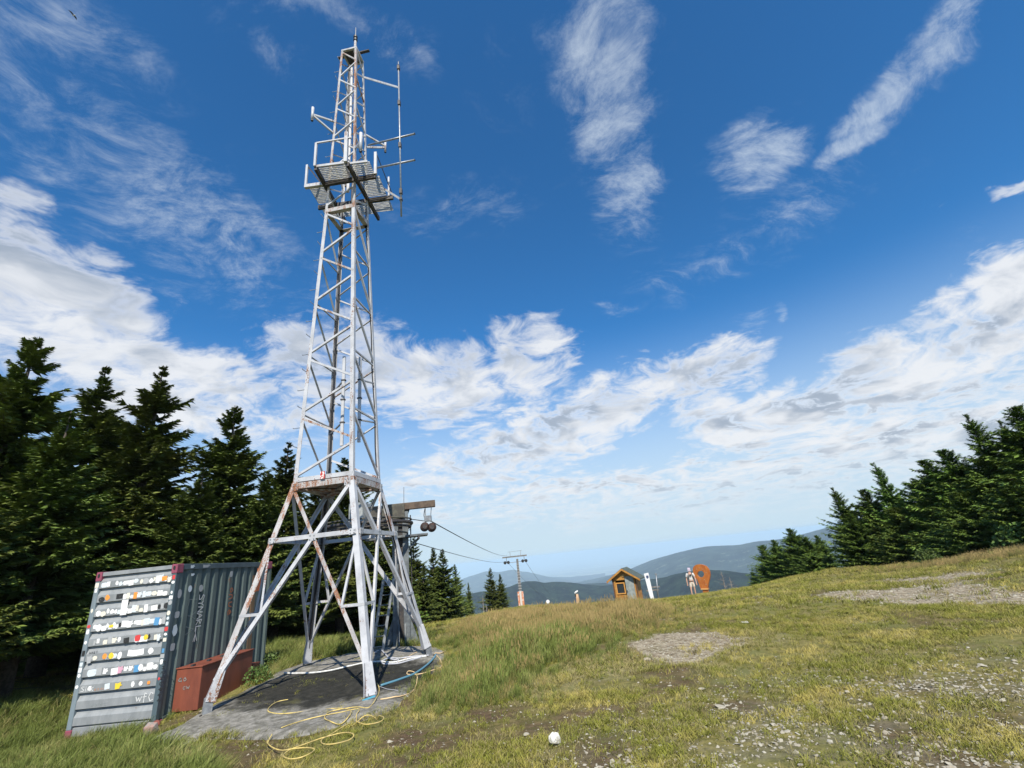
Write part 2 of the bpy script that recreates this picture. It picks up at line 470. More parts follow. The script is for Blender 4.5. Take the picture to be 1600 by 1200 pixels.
def masks(x, y):
    d = np.hypot(x, y)
    wx = x + (fbm(x, y, .9, 3, 5) - .5) * .9 * np.clip(d / 12, .35, 2.5); wy = y + (fbm(x, y, .9, 3, 6) - .5) * .9 * np.clip(d / 12, .35, 2.5)
    m = {}
    m['gravel'] = np.maximum(poly_mask(wx, wy, G_patch, .22), poly_mask(wx, wy, G_road, 1.6) * np.clip(fbm(x, y, 2.6, 4, 11) * 4.2 - 1.75, 0, 1))
    m['rock'] = poly_mask(wx, wy, G_rocks, 1.6)
    dm = 0
    for g in G_dirt: dm = np.maximum(dm, poly_mask(wx, wy, g, .35))
    m['dirt'] = np.maximum(dm * np.clip(fbm(x, y, .5, 3, 21) * 3 - .8, 0, 1), np.clip(fbm(x, y, 1.3, 4, 22) * 6 - 3.5, 0, 1) * .85)
    m['tall'] = np.maximum(poly_mask(wx, wy, G_tall, 1.5), poly_mask(wx, wy, G_tall2, 1.2))
    m['lush'] = np.maximum(poly_mask(wx, wy, G_lush, .5), poly_mask(wx, wy, G_back, .4))
    m['dry'] = poly_mask(wx, wy, G_dry, .35)
    m['slab'] = poly_mask(wx * .55 + x * .45, wy * .55 + y * .45, S_outline, .26)
    return m


# the ground: one fan of rings round the camera, fine where it is seen near
az_r = np.concatenate([np.linspace(-math.pi, -1.05, 50, endpoint=False), np.linspace(-1.05, 1.05, 860), np.linspace(1.05, math.pi, 50)[1:]])
dd = np.concatenate([np.linspace(.3, 3.5, 10, endpoint=False), np.exp(np.linspace(math.log(3.5), math.log(70), 400)), np.exp(np.linspace(math.log(70), math.log(2600), 60))[1:]])
A_, D_ = np.meshgrid(az_r, dd); X_ = np.sin(A_) * D_; Y_ = np.cos(A_) * D_
Z_ = height(X_.ravel(), Y_.ravel()).reshape(X_.shape)
mk = masks(X_.ravel(), Y_.ravel())
nA, nD = len(az_r), len(dd)
ii = (np.arange(nD - 1)[:, None] * nA + np.arange(nA - 1)[None, :]).ravel()
FI = np.stack([ii, ii + 1, ii + nA + 1, ii + nA], 1)


def ground_mat(t):
    p = pos(t)
    at_ = lambda n: t.node('ShaderNodeAttribute', attribute_name=n).outputs['Fac']
    n1 = t.noise(p, 1.1, 6, .6); n2 = t.noise(p, 9, 6, .65); n3 = t.noise(p, 60, 4, .7); n4 = t.noise(p, .35, 4, .6)
    base = t.mix(t.ramp(n2, .35, .65), (.11, .105, .030), (.24, .205, .072))
    base = t.mix(t.ramp(n1, .42, .62), base, (.14, .145, .045))
    base = t.mix(t.math('MULTIPLY', t.ramp(n3, .5, .72), .6), base, (.26, .23, .12))
    base = t.mix(t.math('MULTIPLY', at_('dry'), .75), base, t.mix(t.ramp(n2, .3, .7), (.20, .18, .085), (.34, .30, .17)))
    base = t.mix(t.math('MULTIPLY', at_('lush'), .8), base, t.mix(t.ramp(n2, .3, .7), (.03, .045, .012), (.09, .10, .03)))
    base = t.mix(t.math('MULTIPLY', at_('tall'), .7), base, (.12, .10, .045))
    soil = t.mix(t.ramp(n2, .35, .68), (.058, .037, .023), (.135, .092, .055))
    soil = t.mix(t.math('MULTIPLY', t.ramp(n3, .56, .7), .5), soil, (.24, .21, .16))
    dm = t.math('MULTIPLY', at_('dirt'), t.ramp(n2, .28, .5))
    rk = t.math('MULTIPLY', at_('rock'), t.ramp(t.noise(p, 2.2, 5, .65), .40, .58))
    base = t.mix(dm, base, soil)
    base = t.mix(t.math('MULTIPLY', rk, .85), base, t.mix(t.ramp(n2, .3, .7), (.10, .085, .055), (.21, .185, .13)))
    vor = t.node('ShaderNodeTexVoronoi'); t.put(vor.inputs['Vector'], p); vor.inputs['Scale'].default_value = 26
    g = t.mix(t.ramp(vor.outputs['Distance'], .15, .6), (.31, .255, .175), (.15, .115, .075))
    g = t.mix(t.ramp(n2, .4, .62), g, (.38, .33, .245))
    g = t.mix(t.math('MULTIPLY', t.ramp(n1, .5, .68), .5), g, (.17, .15, .08))
    base = t.mix(t.ramp(at_('gravel'), .3, .62), base, g)
    base = t.mix(t.ramp(t.vec('LENGTH', p), 90, 160), base, (.02, .035, .014))
    bump(t, t.math('ADD', n2, t.math('MULTIPLY', n3, .4)), .8, .03)
    return base


M_ground = mat('summit_ground', ground_mat, .95, spec=.1)
gme = quick_mesh('ground', np.stack([X_.ravel(), Y_.ravel(), Z_.ravel()], 1), FI, 4, [M_ground], True, {k: ('POINT', v) for k, v in mk.items()})
ground = bpy.data.objects.new('ground', gme); COL.objects.link(ground); struct(ground)
# the small gap under the camera
mb = MB(); ring = [(math.sin(a) * .31, math.cos(a) * .31, H(math.sin(a) * .31, math.cos(a) * .31)) for a in np.linspace(0, 2 * math.pi, 24, endpoint=False)]
mb.add(ring + [(0, 0, H(0, 0))], [(i, (i + 1) % 24, 24) for i in range(24)]); o = mb.build('ground_underfoot', M_ground); struct(o)

# ------------------------------------------------------------------ rock slab the mast stands on
def slab_mat(t):
    p = pos(t)
    n1 = t.noise(p, .9, 5, .65); n2 = t.noise(p, 7, 7, .7); n3 = t.noise(p, 45, 4, .7)
    c = t.mix(t.ramp(n2, .35, .68), (.13, .125, .105), (.32, .305, .275))
    c = t.mix(t.math('MULTIPLY', t.ramp(n3, .52, .7), .6), c, (.09, .09, .075))
    # large ragged near-black patch in the middle
    q = t.vec('MULTIPLY', t.vec('SUBTRACT', p, (-3.7, 9.75, -1.85)), (.50, .72, 1))
    r = t.math('ADD', t.vec('LENGTH', q), t.math('MULTIPLY', t.math('SUBTRACT', t.noise(p, 2.6, 5, .65), .5), 1.1))
    c = t.mix(t.ramp(r, 1.15, .75), c, t.mix(t.ramp(n2, .3, .8), (.018, .018, .015), (.05, .048, .04)))
    c = t.mix(t.math('MULTIPLY', t.ramp(n1, .6, .7), .7), c, (.10, .095, .04))
    bump(t, t.math('ADD', n2, t.math('MULTIPLY', n3, .35)), .9, .03)
    return c


SO = np.array(S_outline); x0, y0 = SO.min(0) - .3; x1, y1 = SO.max(0) + .3
gx = np.arange(x0, x1, .045); gy = np.arange(y0, y1, .045); GX, GY = np.meshgrid(gx, gy)
sm = masks(GX.ravel(), GY.ravel())['slab'].reshape(GX.shape)
GZ = height(GX.ravel(), GY.ravel()).reshape(GX.shape) - .07 + np.clip(sm * 1.6, 0, 1) * .125 + (fbm(GX, GY, .35, 4, 31) - .5) * .05
idx = (np.arange(GX.shape[0] - 1)[:, None] * GX.shape[1] + np.arange(GX.shape[1] - 1)[None]).ravel(); nx = GX.shape[1]
fi = np.stack([idx, idx + 1, idx + nx + 1, idx + nx], 1); keep = (sm.ravel()[fi] > .02).all(1)
M_slab = mat('bedrock_slab', slab_mat, .9, spec=.2)
slab = bpy.data.objects.new('rock_slab', quick_mesh('rock_slab', np.stack([GX.ravel(), GY.ravel(), GZ.ravel()], 1), fi[keep], 4, [M_slab], True)); COL.objects.link(slab)
struct(slab)


def ztop(x, y):
    m = masks(np.array([float(x)]), np.array([float(y)]))['slab'][0]
    return H(x, y) + (-.07 + min(m * 1.6, 1) * .125 if m > .02 else 0)


# ------------------------------------------------------------------ far hills, plain and haze
def far_mat(c1, c2, s1, c3=None):
    def f(t):
        p = pos(t); n = t.noise(p, s1, 6, .6); c = t.mix(t.ramp(n, .4, .6), c1, c2)
        if c3: c = t.mix(t.ramp(t.noise(p, s1 * 2.3, 5, .55), .60, .66), c, c3)
        bump(t, t.noise(p, s1 * 12, 5, .6), 1.0, .25 / s1)
        return c
    return f


def ridge(name, pts, depth_near, depth_far, zbase, m, rough, seed, n_az=420, n_d=90):
    """pts: (px, py, distance) of the crest; the slope falls to zbase on both sides"""
    az = np.array([az_of(a, b)[0] for a, b, c in pts]); el = np.array([az_of(a, b)[1] for a, b, c in pts]); dc = np.array([c for a, b, c in pts], float)
    aa = np.linspace(az[0], az[-1], n_az); E = np.interp(aa, az, el); Dc = np.interp(aa, az, dc)
    k = np.ones(9) / 9; E = np.convolve(np.pad(E, 4, 'edge'), k, 'valid')
    tt = np.linspace(-1, 1, n_d); V = []
    for t_ in tt:
        Dd = Dc + (t_ * depth_near if t_ < 0 else t_ * depth_far)
        prof = (1 - abs(t_) ** 1.25)
        zt = E * Dc
        z = zbase + (zt - zbase) * prof
        x = np.sin(aa) * Dd; y = np.cos(aa) * Dd
        amp = rough * (1 - prof * .0) * (abs(t_) ** .5)
        rdg = 1 - np.abs(fbm(x, y, depth_near * .55, 5, seed) - .5) * 4
        z = z + rdg * amp + (fbm(x, y, depth_near * .05, 3, seed + 7) - .5) * rough * .12
        V.append(np.stack([x, y, z], 1))
    V = np.concatenate(V); i = (np.arange(n_d - 1)[:, None] * n_az + np.arange(n_az - 1)[None]).ravel()
    me = quick_mesh(name, V, np.stack([i, i + 1, i + n_az + 1, i + n_az], 1), 4, [m], True)
    o = bpy.data.objects.new(name, me); COL.objects.link(o); struct(o); return o


M_mid = mat('forested_hill', far_mat((.003, .008, .007), (.020, .038, .022), .018, (.05, .07, .04)), 1, spec=0)
M_blue = mat('forested_ridge', far_mat((.006, .015, .012), (.032, .052, .036), .005, (.12, .14, .09)), 1, spec=0)
ridge('wooded_hill', [(400, 985, 2300), (560, 960, 2300), (700, 936, 2300), (760, 925, 2400), (790, 919, 2400), (812, 910, 2400), (835, 907, 2400), (855, 912, 2450), (867, 907, 2500), (892, 910, 2500),
                      (930, 915, 2500), (965, 913, 2400), (992, 908, 2300), (1030, 905, 2200), (1067, 896, 2100), (1112, 892, 2000), (1162, 898, 2000), (1210, 902, 2000), (1300, 900, 2000), (1450, 905, 2000)],
      1300, 900, -560, M_mid, 60, 3)
ridge('wooded_hill', [(760, 945, 3400), (850, 925, 3600), (905, 915, 3800), (945, 912, 3800), (1000, 918, 3600), (1100, 915, 3600)], 900, 900, -560, M_mid, 60, 5)
ridge('blue_ridge', [(880, 925, 6800), (905, 917, 6800), (930, 910, 6800), (960, 899, 6700), (992, 887, 6600), (1017, 876, 6500), (1055, 865, 6400), (1092, 857, 6300), (1155, 851, 6200), (1187, 845, 6100), (1229, 841, 6000),
                     (1264, 832, 6000), (1308, 822, 6000), (1400, 806, 6000), (1550, 800, 6000), (1700, 810, 6000)], 3000, 2500, -640, M_blue, 110, 11)
ridge('blue_mountain', [(600, 960, 10500), (680, 925, 10500), (715, 908, 10500), (738, 900, 10500), (760, 893, 10500), (778, 895, 10400), (800, 890, 10400), (835, 896, 10300), (870, 904, 10200), (905, 912, 10200), (950, 925, 10200)],
      2600, 2400, -650, M_blue, 90, 19)


def plain_mat(t):
    p = pos(t); q = t.vec('MULTIPLY', p, (1, 1, 0))
    f1 = t.noise(q, .00045, 5, .6); v = t.node('ShaderNodeTexVoronoi'); t.put(v.inputs['Vector'], q); v.inputs['Scale'].default_value = .0016
    c = t.mix(t.ramp(f1, .45, .55), (.02, .045, .025), (.14, .17, .09))
    c = t.mix(t.ramp(t.sep(v.outputs['Color'])[0], .55, .75), c, (.30, .28, .18))
    tn = t.math('MULTIPLY', t.ramp(t.noise(q, .00022, 3, .5), .54, .62), t.ramp(t.noise(q, .006, 3, .7), .52, .62))
    return t.mix(tn, c, (.85, .80, .78))


PZ = -760.0
mb = MB(); aa = np.linspace(0, 2 * math.pi, 96, endpoint=False); rr = [0, 2500, 8000, 20000, 45000, 80000]
V = [(0, 0, PZ)]; Fs = []
for j, r_ in enumerate(rr[1:]):
    for a in aa: V.append((math.sin(a) * r_, math.cos(a) * r_, PZ - r_ * r_ / (2 * 6.37e6)))
for i in range(96): Fs.append((0, 1 + i, 1 + (i + 1) % 96))
for j in range(len(rr) - 2):
    for i in range(96): a0 = 1 + j * 96; b0 = a0 + 96; Fs.append((a0 + i, b0 + i, b0 + (i + 1) % 96, a0 + (i + 1) % 96))
mb.add(V, Fs); plain = mb.build('plain', mat('farmland_plain', plain_mat, 1, spec=0)); struct(plain)

hz = MB(); hz.box((0, 0, (-1350 + 26) / 2), (190000, 190000, 1350 + 26 ))
hm = bpy.data.materials.new('haze_air'); hm.use_nodes = True; t = NT(hm.node_tree); t.n.clear()
pv = t.node('ShaderNodeVolumePrincipled'); pv.inputs['Color'].default_value = (.62, .82, 1.0, 1); pv.inputs['Density'].default_value = 0.95e-4
pv.inputs['Anisotropy'].default_value = -0.12
oo = t.node('ShaderNodeOutputMaterial'); t.l.new(pv.outputs[0], oo.inputs['Volume'])
haze = hz.build('haze', hm); haze['kind'] = 'stuff'

# ------------------------------------------------------------------ lattice mast
TX, TY, PSI = -3.96, 10.0, .66
ZR, ZP, ZT = 1.948, 9.042, 15.509
FOOT_Z = [-1.86, -1.95, -1.75, -1.84]           # left, front, right, back
S_FOOT, S_RING, S_PLAT, S_TOP = 2.091, .922, .588, .36


def s_of(z):
    if z < ZR: return S_FOOT + (S_RING - S_FOOT) * (z + 1.86) / (ZR + 1.86)
    if z < ZP: return S_RING + (S_PLAT - S_RING) * (z - ZR) / (ZP - ZR)
    return S_PLAT + (S_TOP - S_PLAT) * (z - ZP) / (ZT - ZP)


def cn(k, z, ds=0.0):
    a = [math.pi, -math.pi / 2, 0, math.pi / 2][k % 4] + PSI; s = s_of(z) + ds
    return np.array([TX + s * math.cos(a), TY + s * math.sin(a), z])


def zleg(k, y):
    zs = np.linspace(-1.9, 16, 3000); P = np.array([cn(k, z) for z in zs]); return float(zs[np.argmin(abs(project(P)[1] - y))])


CTR = lambda z: np.array([TX, TY, z])
mast = root('lattice_mast', (TX, TY, -1.85), 'tall white four-legged steel lattice mast with peeling paint standing on the rock slab', 'lattice mast')


def face_n(k):
    m = (cn(k, 3) + cn(k + 1, 3)) / 2 - CTR(3); return m / np.linalg.norm(m)


M_leg = M_white


def leg_part(name, k, za, zb, w_, m, t_=.014):
    a = cn(k, za); b = cn(k, zb); mbx = MB()
    nx_ = cn(k + 1, 3) - cn(k, 3); pv_ = cn(k - 1, 3) - cn(k, 3)
    mbx.angle(a, b, w_, t_, nx_, pv_)
    return mbx.build(name, m, mast)


def member(name, p, q, w_, n_out, m=None, off=0.0, t_=.009, up=None):
    """angle iron: one flange lies in the face, the other points into the mast"""
    p = np.array(p) + np.array(n_out) * off; q = np.array(q) + np.array(n_out) * off
    d = q - p; d /= np.linalg.norm(d); inpl = np.cross(n_out, d)
    if inpl[2] < 0: inpl = -inpl
    mbx = MB(); mbx.angle(p - inpl * w_ / 2, q - inpl * w_ / 2, w_, t_, inpl, -np.array(n_out))
    return mbx.build(name, m or M_white, mast)


def trim(p, q, a=.03, b=.03):
    p = np.array(p, float); q = np.array(q, float); return p + (q - p) * a, q + (p - q) * b


for k in range(4):
    f = cn(k, FOOT_Z[k]); z0 = FOOT_Z[k]
    # lower leg, ring to foot; then upper leg in two lengths
    leg_part('leg', k, z0 + .33, ZR, .112, M_rusty if k == 0 else M_white, .014)
    leg_part('upper_leg', k, ZR, ZP, .086, M_white, .011)
    leg_part('upper_leg', k, ZP, ZT, .066, M_rusty if k in (0, 1) else M_white, .011)
    # foot: a boxed shoe, a base plate on bolts
    a0 = cn(k, z0 + .16); a1 = cn(k, z0 + .62); inw = CTR(z0) - f; inw[2] = 0; inw /= np.linalg.norm(inw)
    mbx = MB(); mbx.bar(a0 + inw * .07, a1 + inw * .06, .17, .16, inw, w2=.12, h2=.11)
    sh = mbx.build('foot_shoe', M_white, mast, bevel=.008)
    mbx = MB()
    zt = ztop(f[0], f[1])
    for s_ in (-1, 1):
        sd_ = np.cross(inw, [0, 0, 1]) * .06 * s_
        mbx.bar(f + inw * .10 + sd_ + [0, 0, .22], f + inw * .08 + sd_ + [0, 0, -.14], .014, .13, inw)
    mbx.build('hinge_plate', M_pip, mast)
    mbx = MB(); mbx.box((f[0] + inw[0] * .08, f[1] + inw[1] * .08, z0 - .10), (.26, .26, .10), rz=PSI + .78)
    mbx.build('base_plate', M_concrete, mast, bevel=.01)
    for s_ in (-1, 1):
        for u_ in (-1, 1):
            c = f + inw * (.08 + .08 * u_) + np.cross(inw, [0, 0, 1]) * .10 * s_
            mbx = MB(); mbx.tube([c + [0, 0, -.06], c + [0, 0, .02]], .018, 6); mbx.build('bolt', M_dark, mast)

ZM = .78                                     # middle belt
for k in range(4):
    n = face_n(k); A = lambda z: cn(k, z); B = lambda z: cn(k + 1, z)
    m = M_white
    p, q = trim(A(FOOT_Z[k] + .42), B(ZR - .10), .01, .02); member('diagonal_brace', p, q, .070, n, m, .004, .009)
    p, q = trim(B(FOOT_Z[(k + 1) % 4] + .42), A(ZR - .10), .01, .02); member('diagonal_brace', p, q, .070, n, M_rusty if k == 0 else m, -.012, .009)
    p, q = trim(A(ZM), B(ZM), .02, .02); member('belt_beam', p, q, .082, n, m, .02, .011)
    # short struts and hangers between leg and diagonal
    def on_diag(P, Q, z): t_ = (z - P[2]) / (Q[2] - P[2]); return P + (Q - P) * t_
    zs = -.47
    for (P, Q, leg) in ((A(FOOT_Z[k] + .42), B(ZR - .10), k), (B(FOOT_Z[(k + 1) % 4] + .42), A(ZR - .10), k + 1)):
        e = on_diag(P, Q, zs); l = cn(leg, zs)
        member('short_strut', l, e, .048, n, m, .008)
        l2 = cn(leg, ZM - .05); member('hanger', l2 + (e - l) * .08, e, .04, n, m, -.006)
    # ring: a channel made of two beams with a rusty web
    for dz_, w_, mm, off in ((.0, .085, M_white, .012), (-.125, .12, M_rusty, .004)):
        p, q = trim(A(ZR + dz_), B(ZR + dz_), .01, .01); member('ring_beam', p, q, w_, n, mm, off, .012)
    p, q = trim(A(ZP), B(ZP), .01, .01); member('ring_beam', p, q, .12, n, M_rusty, .008, .012)
    p, q = trim(A(ZT - .02), B(ZT - .02), .01, .01); member('ring_beam', p, q, .06, n, M_white, .008)
for k in range(4):
    n = face_n(k)
    def plate(c, w_, h_, mm=M_white, off=.02):
        m9 = MB(); c = np.array(c) + n * off; t9 = np.cross([0, 0, 1.], n); m9.prism([c - t9 * w_ / 2 - [0, 0, h_ / 2], c + t9 * w_ / 2 - [0, 0, h_ * .35], c + t9 * w_ * .4 + [0, 0, h_ / 2], c - t9 * w_ * .45 + [0, 0, h_ * .45]], n, .007); m9.build('gusset_plate', mm, mast)
        for (bx9, bz9) in ((-.28, -.25), (.28, .2), (-.25, .22), (.26, -.22)):
            b9 = c + t9 * w_ * bx9 + [0, 0, h_ * bz9]; m9 = MB(); m9.tube([b9, b9 + n * .018], .011, 6); m9.build('bolt', M_pip, mast)
    A1 = cn(k, ZR - .16); B1 = cn(k + 1, ZR - .16); plate(A1 + (B1 - A1) * .09, .13, .17, M_rusty); plate(A1 + (B1 - A1) * .91, .13, .17)
    A1 = cn(k, ZM); B1 = cn(k + 1, ZM); plate(A1 + (B1 - A1) * .05, .14, .12, off=.034); plate(A1 + (B1 - A1) * .95, .14, .12, off=.034)
    f1 = cn(k, FOOT_Z[k] + .42); g1 = cn(k + 1, ZR - .1); f2 = cn(k + 1, FOOT_Z[(k + 1) % 4] + .42); g2 = cn(k, ZR - .1); tt9 = np.linspace(0, 1, 200)
    L_1 = f1 + (g1 - f1) * tt9[:, None]; L_2 = f2 + (g2 - f2) * tt9[:, None]; dd9 = np.linalg.norm(L_1[:, None] - L_2[None], axis=2); i9 = np.unravel_index(dd9.argmin(), dd9.shape); plate((L_1[i9[0]] + L_2[i9[1]]) / 2, .15, .15, off=.012)
# cross plates of the ring, seen from below
for k in (0, 1):
    mbx = MB(); mbx.bar(cn(k, ZR - .2, -.05), cn(k + 2, ZR - .2, -.05), .16, .03); mbx.build('cross_beam', M_rusty, mast)
mbx = MB(); c = [cn(k, ZR - .165, -.03 if k == 3 else -.25) for k in range(4)]; mbx.prism(c, (0, 0, 1), .012); mbx.build('ring_plate', M_rusty, mast)
mbx = MB(); c = [cn(k, ZT - .045, -.04) for k in range(4)]; mbx.prism(c, (0, 0, 1), .012); mbx.build('top_plate', M_dark, mast)

# lacing of the shaft: zigzag on the front and back faces, N pattern on the two sides
NB = 5; zz = [ZR + (ZP - ZR) * i / NB for i in range(NB + 1)]
for k in range(4):
    n = face_n(k)
    for i in range(NB):
        za, zb = zz[i], zz[i + 1]; zm = (za + zb) / 2
        if k in (0, 2):
            p, q = trim(cn(k, za + .07), cn(k + 1, zm - .04)); member('lacing_bar', p, q, .046, n, None, .002)
            p, q = trim(cn(k + 1, zm + .04), cn(k, zb - .07)); member('lacing_bar', p, q, .046, n, M_rusty if (i + k) % 3 == 0 else None, .002)
        else:
            lo, hi = (k + 1, k) if k == 1 else (k, k + 1)
            p, q = trim(cn(lo, za + .06), cn(hi, zb - .06)); member('lacing_bar', p, q, .046, n, None, .002)
            p, q = trim(cn(k, za + .02), cn(k + 1, za + .02))
            if i: member('lacing_bar', p, q, .036, n, None, -.012)
NT_ = 5; zt_ = [ZP + .12 + (ZT - ZP - .15) * i / NT_ for i in range(NT_ + 1)]
for k in range(4):
    n = face_n(k)
    for i in range(NT_):
        za, zb = zt_[i], zt_[i + 1]; zm = (za + zb) / 2
        p, q = trim(cn(k, za + .04), cn(k + 1, zm - .03)); member('lacing_bar', p, q, .037, n, None, .002, .007)
        p, q = trim(cn(k + 1, zm + .03), cn(k, zb - .04)); member('lacing_bar', p, q, .037, n, M_rusty if (i + k) % 3 == 1 else None, .002, .008)
# climbing pegs on the left leg, two alternating directions
for i in range(30):
    z = 2.2 + i * .44
    if z > ZT - .3: break
    b = cn(0, z); dirs = (-face_n(0) * 0 + (cn(0, z) - cn(1, z)), cn(0, z) - cn(3, z)); d = dirs[i % 2]; d = d / np.linalg.norm(d)
    mbx = MB(); mbx.tube([b - d * .01, b + d * .15, b + d * .155 + [0, 0, .02]], .0085, 5); mbx.build('climbing_peg', M_pip, mast)
for (k9, dx9, r9) in ((3, .05, .018), (3, .09, .014), (2, .06, .012)):
    P9 = []
    for z9 in np.linspace(FOOT_Z[k9] + .15, 9.6, 24):
        c9 = cn(k9, z9); i9 = CTR(z9) - c9; i9 /= np.linalg.norm(i9); P9.append(c9 + i9 * (dx9 + .02 + .012 * math.sin(z9 * 3)))
    m9 = MB(); m9.tube(P9, r9, 6); m9.build('feeder_cable', M_black, mast, True)
# platform round the shaft
ZG = 9.99
PB = lambda n_, a, b, w_=.07, h_=.13, m=None: (lambda q: (q.bar(a, b, w_, h_), q.build(n_, m or M_dark, mast)))(MB())
PB('platform_beam', (-4.46, 9.04, ZG - .07), (-4.46, 11.1, ZG - .07)); PB('platform_beam', (-3.62, 9.02, ZG - .07), (-3.46, 11.12, ZG - .07))
PB('platform_beam', (-5.0, 9.62, ZG - .07), (-4.50, 9.6, ZG - .07), .09, .10, M_white); PB('platform_beam', (-4.42, 9.6, ZG - .068), (-3.62, 9.55, ZG - .068)); PB('platform_beam', (-3.53, 9.55, ZG - .07), (-3.04, 9.52, ZG - .07))
PB('platform_beam', (-4.98, 10.42, ZG - .07), (-4.50, 10.4, ZG - .07)); PB('platform_beam', (-4.42, 10.4, ZG - .068), (-3.56, 10.37, ZG - .068)); PB('platform_beam', (-3.48, 10.36, ZG - .07), (-2.80, 10.33, ZG - .07))
PB('platform_edge', (-4.44, 9.055, ZG + .0), (-3.68, 9.035, ZG), .03, .07, M_white); PB('platform_edge', (-3.57, 9.08, ZG), (-3.12, 9.07, ZG), .03, .06, M_white)


def grating(x0, y0, x1, y1, z, step=.034, skew=0.0):
    g = MB(); nx_ = max(2, int((x1 - x0) / step)); ny_ = max(2, int((y1 - y0) / (step * 1.6)))
    for i in range(nx_ + 1): x = x0 + (x1 - x0) * i / nx_; g.bar((x, y0, z), (x + skew, y1, z), .013, .026)
    for j in range(ny_ + 1): y = y0 + (y1 - y0) * j / ny_; g.bar((x0, y, z + .002), (x1, y, z + .002), .011, .020)
    o = g.build('grating_panel', M_grate, mast); return o


for a in ((-4.41, 9.09, -3.68, 9.54), (-3.55, 9.10, -3.08, 9.48), (-3.50, 9.60, -2.98, 10.28), (-3.46, 10.41, -2.96, 10.9), (-4.93, 9.68, -4.52, 10.34), (-4.93, 10.48, -4.52, 10.95), (-4.41, 10.47, -3.53, 10.95)):
    grating(*a, ZG + .0)
rail = lambda a, b, m=M_white, w_=.05: (lambda q: (q.bar(a, b, w_, w_), q.build('guard_rail', m, mast)))(MB())
post = lambda x, y, h, w_=.055, m=M_white: (lambda q: (q.bar((x, y, ZG - .03), (x, y, ZG + h), w_, w_, (0, 1, 0)), q.build('rail_post', m, mast)))(MB())
post(-4.47, 9.02, .76); post(-3.66, 9.0, .99, .085); post(-5.0, 9.66, .74); post(-3.04, 9.49, .74, .07); post(-2.93, 10.36, .72, .045)
rail((-4.47, 9.02, ZG + .77), (-3.52, 8.99, ZG + .80), M_white, .035); rail((-4.98, 9.69, ZG + .7), (-4.55, 9.62, ZG - .02), M_dark, .035)
rail((-3.02, 9.51, ZG + .71), (-2.80, 10.33, ZG - .03), M_dark, .018)
# cable duct and feeders inside the top
for (x, y, za, zb, r_) in ((-3.95, 9.93, 9.9, 14.9, .045), (-4.06, 10.04, 10.2, 15.2, .028), (-3.90, 10.1, 9.4, 13.6, .022)):
    mbx = MB(); mbx.tube([(x, y, za), (x + .01, y, (za + zb) / 2), (x, y, zb)], r_, 8); mbx.build('cable_duct', M_white if r_ > .03 else M_dark, mast)
mbx = MB(); a = at(504, 741, math.hypot(*((cn(0, ZR) + cn(1, ZR)) / 2)[:2]) * .993); nf = face_n(0)
mbx.bar(a - [0, 0, .09], a + [0, 0, .06], .10, .006, nf); sg = mbx.build('warning_plate', mat('red_plate', speckled((.45, .04, .03), (.75, .72, .7), 30, .48, .52), .5), mast)
for k, p_, n_ in ((1, M_white, 0),):
    mbx = MB(); b = cn(1, FOOT_Z[1] + .13); mbx.bar(b + [-.12, -.09, .02], b + [.07, -.07, .06], .008, .025); mbx.build('blue_tape', mat('blue_tape', lambda t: (.08, .32, .46), .5), mast)

# ------------------------------------------------------------------ antennas fixed to the mast (each could be unbolted)
def pole_len(px, ya, yb, dist): return at(px[0], ya, dist), at(px[1], yb, dist)


DP = math.hypot(-2.37, 9.5)
a = at(625, 97, DP); b = at(627.6, 338, DP); zt, zb = a[2], b[2]; bx, by = -2.37, 9.5
ant = root('dipole_antenna', (bx, by, zb), 'long thin vertical antenna pole with black clamps held out right of the mast', 'antenna')
mbx = MB(); mbx.tube([(bx, by, zb), (bx, by, zt - .15)], .022, 8); mbx.tube([(bx, by, zt - .15), (bx, by, zt)], .016, 8); mbx.build('pole', M_pip, ant, True)
for f_ in (.045, .30, .58, .86, .905):
    z = zt + (zb - zt) * f_; mbx = MB(); mbx.box((bx, by, z), (.075, .09, .17 if f_ != .905 else .08)); mbx.build('clamp', M_dark, ant, bevel=.006)
for (za, xx, yy) in ((.19, None, None), (.905, None, None)):
    z = zt + (zb - zt) * za
    tgt = cn(2, zleg(2, 121)) if za < .5 else np.array([-2.96, 10.0, ZG - .05])
    mbx = MB(); mbx.bar((bx, by, z), tgt, .035, .05); mbx.build('bracket_arm', M_white, ant)
for (e1, e0, nm) in (((648, 209), (575, 227), 1), ((648, 250), (586, 263), 2)):
    z = at(*e1, math.hypot(-2.1, 9.45))[2]; p1 = on_z(*e1, z); p0 = on_z(*e0, z)
    h = root('mounting_boom', p0, 'dark steel tube boom sticking out of the mast to the right, ' + ('upper' if nm == 1 else 'lower') + ' of the two', 'boom', 'booms beside the dipole antenna')
    mbx = MB(); mbx.tube([p0, p1], .026, 8); mbx.build('tube', M_pip, h, True)
    mbx = MB(); d = (p1 - p0) / np.linalg.norm(p1 - p0); mbx.tube([p1 - d * .001, p1 + d * .012], .029, 8); mbx.build('end_cap', M_black, h)


def stub(px, ya, yb, dist, targets, label, w_=.06):
    a = at(px, ya, dist); b = at(px, yb, dist); b[:2] = a[:2]
    h = root('bracket_antenna', b, label, 'antenna')
    mbx = MB(); mbx.tube([b, a], w_ * .62, 10); mbx.build('tube', M_white, h, True)
    mbx = MB(); mbx.tube([b - [0, 0, .03], b], w_ * .55, 10); mbx.build('end_cap', M_black, h)
    for f_, tg in targets:
        mbx = MB(); mbx.bar(b + (a - b) * f_, tg, .04, .05); mbx.build('bracket_arm', M_white, h)


